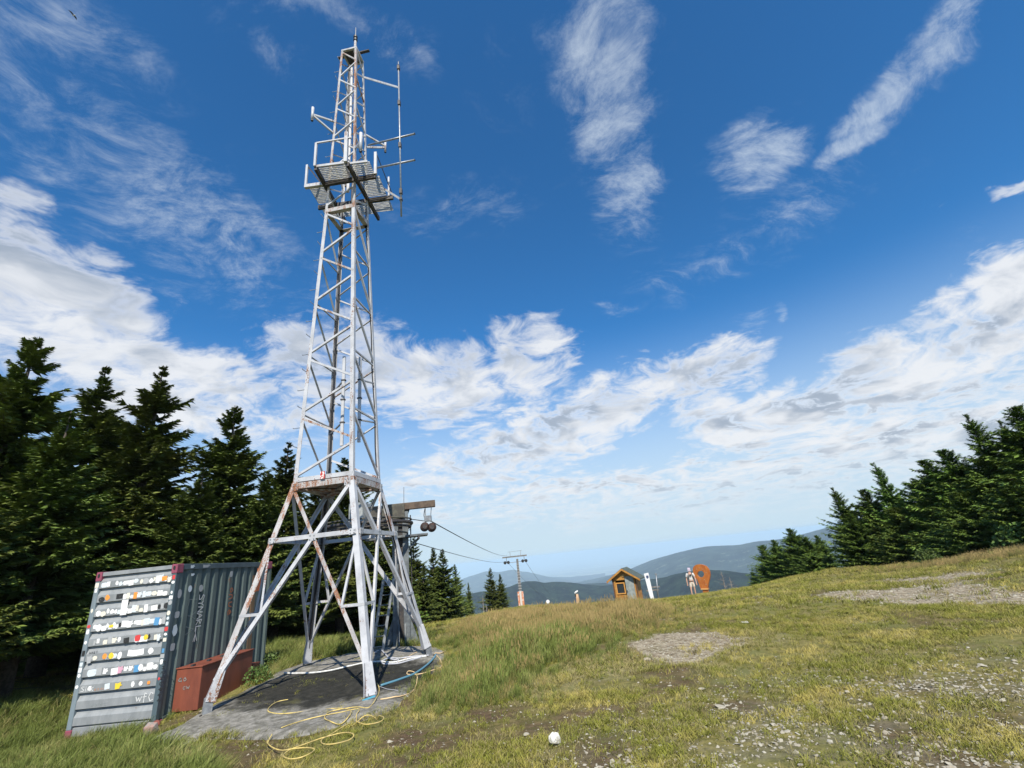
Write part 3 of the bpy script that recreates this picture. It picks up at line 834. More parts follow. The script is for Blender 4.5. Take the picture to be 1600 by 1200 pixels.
zq = 12.1
stub(489, 168, 188, 10.4, [(.45, cn(0, zleg(0, 190))), (.4, cn(0, zleg(0, 207)))], 'short white tube antenna on a forked bracket at the left of the mast top')
stub(602, 221, 237, 11.2, [(.55, cn(2, zleg(2, 211))), (.4, cn(2, zleg(2, 230)))], 'short white tube antenna on a forked bracket just right of the mast above the platform', .055)
stub(564, 208, 236, 9.55, [(.5, cn(1, 11.1))], 'white stick antenna upright beside the front leg above the platform', .07)
for (xa, ya, xb, yb, D_2, lab) in ((538, 557, 540, 697, 10.6, 'white bar antenna inside the mast shaft, between the back leg and the front leg'),
                                  (563, 558, 568, 691, 10.75, 'white bar antenna with clamps inside the shaft just right of the front leg')):
    a = at(xa, ya, D_2); b = at(xb, yb, D_2); b[:2] = a[:2]
    h = root('bar_antenna', b, lab, 'antenna')
    mbx = MB(); mbx.box(((a + b) / 2), (.07, .05, a[2] - b[2])); mbx.build('radome', M_white, h, bevel=.008)
    for f_ in (.25, .5, .72):
        c = b + (a - b) * f_
        mbx = MB(); mbx.bar(c + [-.05, 0, 0], c + [.05, 0, 0], .07, .03); mbx.build('clamp', M_dark, h)
    for f_ in (.25, .72):
        c = b + (a - b) * f_; tg = cn(2, c[2]) if xa > 550 else cn(3, c[2])
        mbx = MB(); mbx.bar(c, c + (tg - c) * .97, .03, .03); mbx.build('bracket_arm', M_pip, h)
# top mast tube with lightning rod, and the cross bar under it
tp = cn(1, ZT) + (CTR(ZT) - cn(1, ZT)) * .35
h = root('lightning_rod', tp, 'thin rod on a white tube with black collars at the very top of the mast', 'lightning rod')
zA = at(554, 58, math.hypot(*tp[:2]))[2]; zB = at(554, 43, math.hypot(*tp[:2]))[2]
mbx = MB(); mbx.tube([tp + [0, 0, -.1], (tp[0], tp[1], zA)], .05, 10, r2=.035); mbx.build('tube', M_white, h, True)
mbx = MB(); mbx.tube([(tp[0], tp[1], zA), (tp[0], tp[1], zB)], .014, 6); mbx.build('rod', M_pip, h)
for d_ in (-.16, -.03):
    mbx = MB(); mbx.tube([(tp[0], tp[1], zA + d_), (tp[0], tp[1], zA + d_ + .07)], .065, 10); mbx.build('collar', M_black, h)
zc_ = 15.62; pa = on_z(529, 91, zc_); pb = on_z(577, 79, zc_ ); pa = pa * 1.0
h = root('cross_bar', (pa + pb) / 2, 'dark flat bar lying crosswise right under the mast top plate', 'bar')
mbx = MB(); mbx.bar(pa, pb, .08, .035); mbx.build('flat_bar', M_dark, h)
mbx = MB(); mid = (pa + pb) / 2; mbx.bar(mid + [0, 0, -.05], mid + [0, 0, .09], .16, .12); mbx.build('clamp', M_black, h)

# ------------------------------------------------------------------ shipping container
YAW = 1.543; CH = 2.591; CWD = 1.54; CL = 3.18
CA = np.array([-6.514, 8.952, -2.059])
cu = np.array([-math.sin(YAW), math.cos(YAW), 0.]); cv = np.array([math.cos(YAW), math.sin(YAW), 0.])
CP = lambda u, v, z: CA + cu * u + cv * v + np.array([0, 0, z])


def cont_paint(c1, c2, rust=.0):
    def f(t):
        p = pos(t); n = t.noise(t.vec('MULTIPLY', p, (1, 1, .3)), 5, 6, .65); n2 = t.noise(p, 30, 4, .7)
        c = t.mix(t.ramp(n, .35, .7), c1, c2)
        c = t.mix(t.math('MULTIPLY', t.ramp(n2, .60, .72), .4), c, tuple(x * 1.5 for x in c1))
        c = t.mix(t.ramp(t.math('ADD', n, t.math('MULTIPLY', n2, .25)), .80 - rust, .86 - rust), c, (.16, .07, .035))
        return c
    return f


M_cend = mat('grey_container_end_paint', cont_paint((.27, .285, .295), (.20, .215, .225)), .5)
M_cside = mat('grey_green_container_side_paint', cont_paint((.115, .15, .145), (.085, .115, .11), .03), .55)
M_cpost = mat('container_frame_paint', cont_paint((.20, .25, .28), (.15, .18, .20)), .5)
M_cdark = mat('container_rail_paint', cont_paint((.085, .12, .14), (.06, .085, .10)), .5)
M_cast = mat('magenta_corner_paint', cont_paint((.30, .075, .12), (.20, .05, .08)), .55)
M_rsteel = mat('red_brown_steel', cont_paint((.215, .062, .036), (.145, .043, .027), .03), .6)
cont = root('shipping_container', CA, 'grey corrugated steel container with sticker-covered end and magenta corners beside the mast', 'container')
mb = MB()
# four posts
for (u, v) in ((0, 0), (CWD, 0), (0, CL), (CWD, CL)):
    su = -1 if u else 1; sv_ = -1 if v else 1
    m_ = MB(); m_.prism([CP(u, v, .12), CP(u + su * .085, v, .12), CP(u + su * .085, v + sv_ * .085, .12), CP(u, v + sv_ * .085, .12)], (0, 0, 1), CH - .28)
    m_.build('corner_post', M_cpost if v == 0 and u else (M_cdark if v == 0 else M_cside), cont, bevel=.006)
    for z in (0, CH - .16):
        m_ = MB(); h_ = .12 if z == 0 else .16
        o2 = .006
        m_.prism([CP(u - su * o2, v - sv_ * o2, z), CP(u + su * .105, v - sv_ * o2, z), CP(u + su * .105, v + sv_ * .16, z), CP(u - su * o2, v + sv_ * .16, z)], (0, 0, 1), h_)
        m_.build('corner_casting', M_cast, cont, bevel=.008)
        if v == 0 and z > 0:   # lifting holes: flat black ovals laid on for the shade inside
            for (du, r1, zc2) in ((.05, .022, .095), ):
                c = CP(u + su * du, v - o2 - .001, z + zc2); pl = [c + cu * math.cos(q) * r1 + np.array([0, 0, 1]) * math.sin(q) * r1 * 1.7 for q in np.linspace(0, 2 * math.pi, 14, endpoint=False)]
                m_ = MB(); m_.prism(pl, -cv, .002); m_.build('casting_hole_dark', M_black, cont)
# top and bottom rails
def crail(name, p, q, w_, h_, m): k_ = MB(); k_.bar(p, q, w_, h_); k_.build(name, m, cont, bevel=.004)


crail('top_rail', CP(.11, .035, CH - .045), CP(CWD - .11, .035, CH - .045), .06, .07, M_cend)
crail('bottom_rail', CP(.11, .04, .085), CP(CWD - .11, .04, .085), .07, .13, M_cend)
crail('top_rail', CP(.03, .17, CH - .055), CP(.03, CL - .17, CH - .055), .065, .10, M_cdark)
crail('bottom_rail', CP(.04, .17, .08), CP(.04, CL - .17, .08), .07, .14, M_cside)
crail('top_rail', CP(CWD - .03, .17, CH - .055), CP(CWD - .03, CL - .17, CH - .055), .065, .10, M_cdark)
crail('bottom_rail', CP(CWD - .04, .17, .08), CP(CWD - .04, CL - .17, .08), .07, .14, M_cside)
# end wall: horizontal corrugation, nine proud bands
m_ = MB(); zb_, zt_2 = .14, CH - .085; NBD = 10; pt = (zt_2 - zb_) / NBD; prof = []
BANDS = []
for i in range(NBD):
    z = zb_ + i * pt; o_, r_ = .012, .058          # proud and recessed depth behind the post face
    prof += [(z + .0, r_), (z + .028, r_), (z + .036, o_), (z + pt * .64, o_), (z + pt * .86, r_ - .012)]
    BANDS.append((z + .036, z + pt * .64, o_))
prof.append((zt_2, .05))
V = []
for z, v in prof: V += [CP(.085, v, z), CP(CWD - .085, v, z)]
m_.add(V, [(2 * i, 2 * i + 1, 2 * i + 3, 2 * i + 2) for i in range(len(prof) - 1)])
m_.add([CP(.085, .075, zb_), CP(CWD - .085, .075, zb_), CP(CWD - .085, .075, zt_2), CP(.085, .075, zt_2)], [(0, 1, 2, 3)])
m_.build('end_wall', M_cend, cont)
# side wall: vertical corrugation
def side(u0, sgn, m):
    m_ = MB(); n_ = 12; v0, v1 = .085, CL - .085; p_ = (v1 - v0) / n_; pr = []
    for i in range(n_):
        v = v0 + i * p_; pr += [(v, .010), (v + p_ * .40, .010), (v + p_ * .50, .056), (v + p_ * .72, .056), (v + p_ * .98, .010)]
    pr.append((v1, .012)); V = []
    for v, d in pr: V += [CP(u0 + sgn * d, v, .14), CP(u0 + sgn * d, v, CH - .09)]
    m_.add(V, [(2 * i, 2 * i + 1, 2 * i + 3, 2 * i + 2) for i in range(len(pr) - 1)]); m_.build('side_wall', m, cont)


side(0, 1, M_cside); side(CWD, -1, M_cside)
m_ = MB(); m_.prism([CP(.02, .02, CH - .03), CP(CWD - .02, .02, CH - .03), CP(CWD - .02, CL - .02, CH - .03), CP(.02, CL - .02, CH - .03)], (0, 0, 1), .02); m_.build('roof', M_cdark, cont)
m_ = MB(); m_.prism([CP(.02, CL - .07, .1), CP(CWD - .02, CL - .07, .1), CP(CWD - .02, CL - .07, CH - .05), CP(.02, CL - .07, CH - .05)], cv, .03); m_.build('rear_doors', M_cside, cont)

# stickers
STK = {n: mat('sticker_' + n, lambda t, c=c: t.mix(t.ramp(t.noise(pos(t), 55, 3, .8), .60 if c[0] > .6 else .66, .68), c, (.06, .06, .07) if c[0] > .3 else (.7, .7, .7)), .35)
       for n, c in dict(white=(.80, .80, .80), cream=(.72, .68, .58), pale=(.62, .68, .72), yellow=(.80, .58, .05), orange=(.80, .30, .06), red=(.60, .06, .06), blue=(.10, .28, .50), green=(.18, .50, .36), black=(.03, .03, .03), pink=(.62, .35, .45), grey=(.38, .39, .40)).items()}
SW = ['white'] * 34 + ['cream'] * 8 + ['pale'] * 8 + ['grey'] * 8 + ['black'] * 2 + ['black', 'yellow', 'orange', 'red', 'blue', 'green', 'pink']


def sticker_shape(kind, w_, h_, r):
    if kind == 0: p = [(-1, -1), (1, -1), (1, 1), (-1, 1)]
    elif kind == 1: p = [(math.cos(a), math.sin(a)) for a in np.linspace(0, 2 * math.pi, 12, endpoint=False)]
    elif kind == 2: p = [(math.cos(a) * (1 - .28 * (i % 2) * r.random() - .12 * r.random()), math.sin(a) * (1 - .3 * r.random())) for i, a in enumerate(np.linspace(0, 2 * math.pi, 11, endpoint=False))]
    elif kind == 3: p = [(-1, -.6), (-.6, -1), (.7, -1), (1, -.5), (1, .7), (.5, 1), (-.8, .9), (-1, .5)]
    else: p = [(-.9, -1), (.3, -.9), (.4, -.2), (1, 0), (.5, .4), (.6, 1), (-.3, .7), (-1, .9)]
    return [(a * w_ / 2, b * h_ / 2) for a, b in p]


def put_sticker(u, z, w_, h_, col, kind, rot, v, face='end'):
    ca, sa = math.cos(rot), math.sin(rot); P = []
    for a, b in sticker_shape(kind, w_, h_, random):
        x, y = a * ca - b * sa, a * sa + b * ca
        P.append(CP(u - x, v, z + y) if face == 'end' else CP(v, u + x, z + y))
    m_ = MB(); m_.prism(P, -cv if face == 'end' else -cu, .0008 + random.random() * .0012)
    return m_.build('sticker', STK[col], cont)


cnt = 0
FILL = [0, 0, .05, .55, .55, .85, .9, .95, .95, .9]     # bottom band to top band
for bi, (za, zb2, dep) in enumerate(BANDS):
    u = CWD - .12
    while u > .13:
        w_ = random.uniform(.05, .125); hh = (zb2 - za)
        if random.random() < FILL[bi] or (bi == 3 and .2 < u < .85):
            h_ = min(hh * random.uniform(.7, 1.1), w_ * 1.8); k_ = random.choice([0, 0, 1, 1, 2, 2, 3, 4])
            put_sticker(u - w_ / 2, za + hh * .48 + random.uniform(-.022, .022), w_, h_ * random.uniform(.75, 1.05), random.choice(SW), k_, random.uniform(-.12, .12), dep - .0015 - (cnt % 2) * .0022); cnt += 1
        u -= w_ * random.uniform(.80, 1.08)
for z in np.arange(.75, CH - .2, .085):
    if random.random() < .8: put_sticker(CWD - .045, z, random.uniform(.04, .07), random.uniform(.05, .085), random.choice(SW), random.choice([0, 1, 2, 3]), 0, -.0012)
    if random.random() < .85: put_sticker(.04, z, random.uniform(.04, .07), random.uniform(.05, .085), random.choice(SW), random.choice([0, 1, 2, 3]), 0, -.0012)
# the tall white sheet over two bands, yellow and other marked ones
put_sticker(.90, BANDS[7][0] + .11, .12, .25, 'white', 0, .02, .006)
for (u, bi, w_, h_, c_, k_) in ((.40, 5, .085, .085, 'yellow', 1), (.55, 5, .10, .10, 'red', 3), (.98, 4, .10, .11, 'yellow', 2), (1.10, 4, .08, .09, 'orange', 1), (.22, 9, .10, .075, 'orange', 0), (.33, 9, .08, .09, 'white', 1), (1.08, 6, .08, .045, 'yellow', 3),
                               (.75, 2, .13, .10, 'yellow', 4), (.5, 2, .07, .10, 'white', 2), (.36, 2, .07, .07, 'white', 1), (.22, 2, .05, .05, 'orange', 3), (1.28, 3, .16, .11, 'pale', 3)):
    put_sticker(u, sum(BANDS[bi][:2]) / 2, w_, h_, c_, k_, .05, BANDS[bi][2] - .006)
for (v, z, w_, h_, c_, k_) in ((.16, 2.07, .11, .16, 'grey', 1), (.17, 1.72, .12, .11, 'grey', 3), (.17, 1.47, .14, .21, 'pale', 2), (.17, 1.20, .11, .12, 'grey', 3), (.42, 2.14, .10, .12, 'pale', 1), (.72, 2.13, .11, .13, 'grey', 1),
                               (1.62, 2.36, .09, .12, 'grey', 3), (.45, 2.39, .10, .05, 'pale', 4)):
    put_sticker(v, z, w_, h_, c_, k_, 0, .009, 'side')
for (v, w_, c_) in ((.40, .12, 'pale'), (.80, .24, 'grey')): put_sticker(v, CH - .055, w_, .06, c_, 4, 0, -.004, 'side')

# hand-drawn writing: strokes on a 1 x 1 grid
GL = dict(S=[[(.9, .9), (.3, 1), (.1, .75), (.8, .4), (.8, .1), (.1, .05)]], Y=[[(.1, 1), (.5, .55)], [(.9, 1), (.5, .55), (.4, 0)]], N=[[(.1, 0), (.15, 1), (.8, 0), (.9, 1)]], T=[[(.05, .95), (.95, .95)], [(.5, .95), (.5, 0)]],
          A=[[(.05, 0), (.5, 1), (.95, 0)], [(.2, .4), (.8, .4)]], R=[[(.15, 0), (.15, 1), (.8, .8), (.2, .5), (.9, 0)]], L=[[(.2, 1), (.2, 0), (.85, 0)]], o=[[(.5, .7), (.15, .4), (.4, .05), (.85, .3), (.5, .7)]], n=[[(.1, 0), (.15, .65), (.55, .68), (.75, 0)]],
          u=[[(.1, .7), (.2, .1), (.7, .05), (.8, .7)]], e=[[(.15, .35), (.8, .4), (.5, .72), (.15, .35), (.4, .02), (.85, .12)]], w=[[(0, .65), (.2, .05), (.45, .5), (.65, .05), (.95, .65)]], W=[[(0, 1), (.25, 0), (.5, .6), (.75, 0), (1, 1)]], E=[[(.9, 1), (.2, .95), (.15, 0), (.85, .02)], [(.2, .5), (.7, .5)]],
          C=[[(.9, .85), (.5, 1), (.1, .5), (.5, 0), (.9, .15)]], H=[[(.15, 0), (.15, 1)], [(.85, 0), (.85, 1)], [(.15, .5), (.85, .5)]], U=[[(.1, 1), (.15, .1), (.8, .1), (.9, 1)]], O=[[(.5, 1), (.1, .5), (.5, 0), (.9, .5), (.5, 1)]], k=[[(.15, 0), (.15, 1)], [(.75, .7), (.2, .35), (.8, 0)]],
          i=[[(.5, 0), (.5, .6)], [(.48, .85), (.55, .9)]], f=[[(.8, .9), (.45, 1), (.4, -.1)], [(.1, .6), (.8, .6)]], a=[[(.8, .6), (.3, .65), (.1, .2), (.7, .1), (.8, .7), (.85, 0)]], c=[[(.8, .6), (.3, .65), (.1, .3), (.4, 0), (.85, .1)]])
GL['>'] = [[(.5, 1.1), (.5, -.6)], [(.5, .4), (.1, -.5)], [(.5, .4), (.95, -.5)]]


def write(text, org, ax, ay, size, th, nrm, m, name='painted_writing', adv=.95, parent=None):
    """strokes of paint: org start of the baseline, ax writing direction, ay up direction"""
    org = np.array(org, float); ax = np.array(ax, float); ay = np.array(ay, float); nrm = np.array(nrm, float); m_ = MB(); k = 0
    for ch in text:
        if ch in GL:
            for st in GL[ch]:
                P = [org + ax * size * ((x + random.uniform(-.05, .05)) * .8 + k * adv) + ay * size * (y + random.uniform(-.05, .05)) for x, y in st]
                for a, b in zip(P[:-1], P[1:]):
                    d = b - a; L_ = np.linalg.norm(d); d /= L_; s_ = np.cross(nrm, d) * th / 2; a2 = a - d * th * .3; b2 = b + d * th * .3
                    m_.add([a2 + s_, a2 - s_, b2 - s_, b2 + s_], [(0, 1, 2, 3)])
                    m_.add([a2 + s_ + nrm * .0012, a2 - s_ + nrm * .0012, b2 - s_ + nrm * .0012, b2 + s_ + nrm * .0012], [(0, 1, 2, 3)])
        k += 1
    return m_.build(name, m, parent or cont)


M_pw = mat('white_marker', lambda t: (.62, .63, .63), .5); M_po = mat('orange_marker', lambda t: (.42, .14, .06), .5); M_pb = mat('black_marker', lambda t: (.02, .02, .02), .5); M_pf = mat('faded_marker', lambda t: (.26, .29, .29), .5)
UPZ = np.array([0, 0, 1.])
write('SYNARL', CP(-.003 + .008, .70, 2.02), -UPZ, cv, .14, .016, -cu, M_pw, adv=.78); write('>', CP(.005, .66, 1.28), cv, UPZ, .14, .014, -cu, M_pw)
write('onue', CP(.005, 1.62, 2.10), -UPZ, cv, .16, .022, -cu, M_po, adv=.9); write('LYA', CP(.005, .44, 1.98), -UPZ, cv, .20, .007, -cu, M_pf, adv=1.2)
zb1 = BANDS[1]
write('wfC', CP(.40, .009, zb1[0] + .02), -cu, UPZ, .12, .013, -cv, M_pw, adv=.85); write('ooec', CP(1.2, .009, zb1[0] + .02), -cu, UPZ, .06, .006, -cv, M_pf, adv=1.3)
write('Sink', CP(1.42, .009, BANDS[2][0] + .02), -cu, UPZ, .075, .011, -cv, M_pw, adv=.75); write('enoue', CP(1.18, .009, BANDS[2][0] + .015), -cu, UPZ, .05, .006, -cv, mat('tan_marker', lambda t: (.45, .25, .16), .5), adv=1.1)
write('CHENUOOC', CP(.018, -.0015, 1.02), -UPZ, -cu, .06, .009, -cv, M_pb, adv=1.35)
write('AHET', CP(1.40, .008, BANDS[4][1] + .004), -cu, UPZ, .035, .005, -cv, M_pb, adv=1.2)
# orange and rusty strips near the far end of the side
m_ = MB(); m_.bar(CP(-.02, 2.62, 2.45), CP(-.02, 2.62, 1.95), .012, .16, cv); m_.build('orange_bracket', mat('orange_paint', cont_paint((.50, .12, .04), (.36, .09, .03)), .5), cont)
m_ = MB(); m_.bar(CP(.004, 2.50, 2.3), CP(.004, 2.50, .2), .01, .15, cv); m_.build('rust_streaked_strip', mat('rust_brown_strip', cont_paint((.22, .12, .05), (.12, .10, .07), .1), .6), cont)

# ------------------------------------------------------------------ red-brown steel chest beside the container
XB = -6.02
pA = on_x(316, 1042, XB); pF = on_x(393, 1031, XB); zt_c = pA[2]; y0b, y1b = pA[1], on_x(392, 1060, XB)[1]
p0b = on_x(316, 1106, XB)
zbc = p0b[2]; XL = -6.47
chest = root('steel_chest', ((XB + XL) / 2, (y0b + y1b) / 2, zbc), 'low red-brown painted steel chest leaning against the side of the grey container', 'steel chest')
m_ = MB(); m_.box(((XB + XL) / 2, (y0b + y1b) / 2, (zt_c + zbc) / 2), (XB - XL, y1b - y0b, zt_c - zbc)); m_.build('body', M_rsteel, chest, bevel=.008)
m_ = MB(); m_.box(((XB + XL) / 2, (y0b + y1b) / 2, zt_c + .012), (XB - XL + .03, y1b - y0b + .03, .02)); m_.build('lid', M_rsteel, chest, bevel=.004)
for q in (.03, .30, .55, .8):
    m_ = MB(); m_.box((XL + .25, y0b + (y1b - y0b) * q, zt_c + .035), (.05, .07, .03)); m_.build('lid_hinge', M_dark, chest)
for q in (.12, .85):
    m_ = MB(); m_.box(((XB + XL) / 2, y0b + (y1b - y0b) * q, (zbc + H(XB, y0b)) / 2 - .05), (.3, .12, abs(zbc - H(XB, y0b)) + .12)); m_.build('skid', mat('old_wood', speckled((.10, .08, .06), (.18, .15, .11), 9), .9), chest)
write('ao', (XB - .40, y0b - .006, zt_c - .20), (1, 0, 0), UPZ, .09, .010, (0, -1, 0), M_pf, parent=chest); write('cw', (XB - .30, y0b - .006, zt_c - .32), (1, 0, 0), UPZ, .07, .008, (0, -1, 0), M_pf, parent=chest)
bp = np.array([-6.2, y1b + .22, zbc + .08])
sb = root('steel_box', bp, 'small red-brown steel box at the far end of the low chest by the container', 'box')
m_ = MB(); m_.box((bp[0], bp[1], bp[2] + .14), (.3, .26, .28)); m_.build('body', M_rsteel, sb, bevel=.006)
m_ = MB(); m_.box((bp[0], bp[1], bp[2] + .285), (.32, .28, .015)); m_.build('lid', M_rsteel, sb)
m_ = MB(); m_.box((bp[0], bp[1], bp[2] - .12), (.2, .2, .24)); m_.build('stand', M_dark, sb)

# ------------------------------------------------------------------ hoses on the slab
def crop1(pts): return [(220 + a / 3.2, 960 + b / 3.2) for a, b in pts]


def smooth_path(P, n=6):
    P = [np.array(p, float) for p in P]; out = []
    for i in range(len(P) - 1):
        p0 = P[max(i - 1, 0)]; p1 = P[i]; p2 = P[i + 1]; p3 = P[min(i + 2, len(P) - 1)]
        for k in range(n):
            t = k / n; out.append(.5 * ((2 * p1) + (-p0 + p2) * t + (2 * p0 - 5 * p1 + 4 * p2 - p3) * t * t + (-p0 + 3 * p1 - 3 * p2 + p3) * t ** 3))
    out.append(P[-1]); return out


def hose(name, pts, r, m, label, cat, lift=None, up=0.0):
    G = []
    for i, (a, b) in enumerate(crop1(pts)):
        p = hit(a, b); p[2] = ztop(p[0], p[1]) + r * 1.0
        if lift and i in lift: p = p * 1.0; p = at(a, b, math.hypot(p[0], p[1]) - lift[i] * .7)
        G.append(p)
    S = smooth_path(G, 7)
    for i, p in enumerate(S):
        z = ztop(p[0], p[1]) + r + (up if masks(np.array([p[0]]), np.array([p[1]]))['slab'][0] < .5 else 0); S[i] = np.array([p[0], p[1], max(p[2], z)])
    m_ = MB(); m_.tube(S, r, 7)
    o = m_.build(name, m, None, True); tag(o, label, cat); return o


M_yel = mat('yellow_hose', speckled((.66, .51, .17), (.42, .33, .13), 9), .45); M_wh = mat('white_hose', speckled((.68, .69, .68), (.5, .5, .48), 20), .45)
M_blu = mat('blue_hose', lambda t: (.09, .22, .30), .45); M_gry = mat('grey_hose', lambda t: (.42, .43, .47), .5)
M_pale = mat('pale_orange_hose', lambda t: (.66, .48, .26), .5)
hose('garden_hose', [(735, 448), (680, 460), (640, 490), (640, 512), (700, 522), (800, 512), (900, 500), (1000, 495), (1045, 505), (1045, 530), (1000, 558), (950, 562), (918, 545), (940, 515), (1000, 500), (1080, 488), (1140, 492), (1180, 440), (1192, 400), (1188, 370), (1182, 345)], .0075, M_yel,
     'thin yellow hose looping over the slab and climbing past the front foot of the mast', 'hose', {19: .18, 20: .38, 18: .05})
hose('garden_hose', [(700, 595), (800, 560), (900, 535), (1000, 515), (1090, 498), (1078, 530), (1085, 562), (1130, 575), (1200, 560), (1212, 537), (1170, 525), (1120, 532), (1040, 570), (960, 620), (905, 652), (910, 675), (960, 677), (1030, 660), (1062, 640), (1055, 622), (1000, 620), (920, 640), (830, 672), (745, 705), (710, 735), (740, 752), (800, 745), (850, 722),
                     (866, 702), (830, 695), (760, 700), (700, 708), (640, 680), (632, 650), (655, 625)], .0068, M_yel, 'long tangled yellow hose running off the slab into the foreground grass', 'hose', up=.045)
hose('garden_hose', [(1198, 450), (1290, 430), (1360, 385), (1383, 340), (1370, 312), (1340, 303), (1335, 320), (1400, 318), (1480, 290), (1505, 270), (1495, 240), (1470, 212), (1505, 210), (1540, 170), (1553, 130), (1540, 108)], .009, M_pale,
     'pale orange hose looping right of the slab up into the tall grass', 'hose', {14: .15, 15: .2})
hose('garden_hose', [(1265, 268), (1300, 250), (1340, 228), (1380, 205), (1420, 200), (1445, 212)], .008, M_pale, 'short pale orange hose arched over the white hoses near the right foot', 'hose')
hose('water_hose', [(715, 312), (760, 316), (870, 312), (950, 300), (1060, 275), (1180, 256), (1260, 260), (1350, 240), (1430, 228)], .017, M_wh, 'thick white hose lying across the slab between the back foot and right foot', 'hose')
hose('water_hose', [(1440, 218), (1380, 240), (1300, 262), (1250, 268), (1210, 266), (1207, 252), (1245, 238), (1290, 238), (1350, 232), (1440, 224)], .015, M_gry, 'grey looped hose beside the right foot of the mast', 'hose')
hose('water_hose', [(1172, 208), (1195, 196), (1218, 206), (1240, 232), (1270, 248), (1288, 244), (1282, 262)], .016, M_gry, 'grey hose bent in an upright arc behind the front foot', 'hose', {1: .2, 2: .25, 3: .12})
hose('water_hose', [(1200, 382), (1290, 352), (1370, 320), (1430, 277), (1465, 240), (1476, 220)], .020, M_blu, 'thick blue hose curving from the front foot to the right foot', 'hose')
hose('cord', [(1190, 380), (1230, 395), (1290, 405), (1340, 413)], .005, M_gry, 'thin grey cord lying on the slab below the blue hose', 'cord')

# ------------------------------------------------------------------ ski-lift top station behind the mast
def vplane(px, py, D_, turn=0.0):
    """upright plane through the ground point below px at distance D_, facing the camera (turned by turn)"""
    o_ = ground_at(px, py, D_); a = math.atan2(o_[0], o_[1]) + turn
    n = np.array([-math.sin(a), -math.cos(a), 0.]); r = np.array([math.cos(a), -math.sin(a), 0.]); return o_, n, r


def onp(px, py, pl):
    d = ray(px, py); return d * (np.dot(pl[0], pl[1]) / np.dot(d, pl[1]))


M_olive = mat('olive_steel', speckled((.10, .095, .07), (.06, .055, .045), 7), .6); M_tanr = mat('rusty_tan_steel', speckled((.12, .085, .06), (.07, .05, .038), 6), .7)
M_stg = mat('station_grey_paint', speckled((.15, .17, .18), (.09, .10, .11), 5), .55); M_rub = mat('rubber_roller', speckled((.025, .02, .02), (.06, .03, .025), 20), .8)
SP = vplane(628, 1015, 13.9); so = SP[0]
st = root('lift_station', so, 'steel drive column of the drag lift with large horizontal cable wheel behind the mast', 'lift station')
Zs = lambda px, py: onp(px, py, SP)
c0 = Zs(628, 1015); c1 = Zs(628, 800); cx_, cy_ = c0[0], c0[1]
for (a, b, w_) in ((-.14, 0, .16), (.14, 0, .16), (0, 0, .20)):
    m_ = MB(); m_.bar(c0 + SP[2] * a + [0, 0, -.2], (c0[0] + SP[2][0] * a, c0[1] + SP[2][1] * a, c1[2]), w_, .22 if w_ < .19 else .05, SP[1]); m_.build('column_section', M_stg if w_ < .19 else M_dark, st, bevel=.006)
for s_ in (-1, 1):
    m_ = MB(); b = c0 + SP[2] * .22 * s_; m_.prism([b + [0, 0, -.1], b + SP[2] * .26 * s_ + [0, 0, -.1], b + SP[2] * .24 * s_ + [0, 0, .08], b + [0, 0, .75]], SP[1], .03); m_.build('base_gusset', M_stg, st)
    m_ = MB(); b = c0 + SP[2] * .08 * s_ + SP[1] * .12; m_.prism([b + [0, 0, -.1], b + SP[1] * .26 + [0, 0, -.1], b + SP[1] * .24 + [0, 0, .05], b + [0, 0, .6]], SP[2], .03); m_.build('base_gusset', M_stg, st)
m_ = MB(); m_.box((c0[0], c0[1], c0[2] + .0), (1.0, .9, .10), rz=.2); m_.build('base_plate', M_stg, st)
# head beam and arm
def stbar(name, p, q, w_, h_, m, par=st): k_ = MB(); k_.bar(p, q, w_, h_); return k_.build(name, m, par, bevel=.008)


stbar('head_beam', Zs(562, 806), Zs(632, 799) , .34, .40, M_olive)
stbar('arm_beam', Zs(602, 795) + SP[1] * .05, Zs(679.5, 787) + SP[1] * .05, .16, .19, M_tanr)
hb = Zs(633, 803); m_ = MB(); m_.prism([Zs(616, 797), Zs(640, 796), Zs(634, 812), Zs(618, 812)], SP[1], -.25); m_.build('head_gusset', M_olive, st)
m_ = MB(); m_.box(Zs(563, 800) - [0, 0, .05], (.42, .5, .55), rz=-.2); m_.build('motor_cabinet', mat('pale_cabinet', speckled((.36, .38, .38), (.26, .28, .28), 5), .5), st, bevel=.01)
wc = Zs(573, 823); wr = 1.22
for (dz_, rr_, tr_, nm) in ((0, wr, .045, 'wheel_rim'), (-.10, wr * .97, .03, 'wheel_rim'), (.10, wr * .99, .022, 'guard_ring'), (-.26, wr * .9, .022, 'guard_ring')):
    m_ = MB(); P = [wc + [rr_ * math.cos(a), rr_ * math.sin(a), dz_] for a in np.linspace(0, 2 * math.pi, 49)]; m_.tube(P, tr_, 8, caps=False); m_.build(nm, M_dark if nm == 'wheel_rim' else M_olive, st, True)
for i in range(8):
    a = i * math.pi / 4 + .2; m_ = MB(); m_.bar(wc + [.1 * math.cos(a), .1 * math.sin(a), -.03], wc + [wr * math.cos(a), wr * math.sin(a), -.03], .06, .10); m_.build('wheel_spoke', M_olive, st)
m_ = MB(); m_.tube([wc + [0, 0, -.35], wc + [0, 0, .35]], .16, 16); m_.build('wheel_hub', M_dark, st, True)
stbar('service_deck', Zs(572, 845), Zs(668, 835), .5, .06, M_stg)
for q in (.15, .5, .85):
    a = Zs(572, 847) * (1 - q) + Zs(668, 837) * q; stbar('deck_rib', a + SP[1] * .25 - [0, 0, .02], a - SP[1] * .25 - [0, 0, .02], .05, .10, M_dark)
stbar('deck_bracket', Zs(634, 862), Zs(655, 840), .06, .06, M_stg)
la = vplane(636, 1010, 14.3)
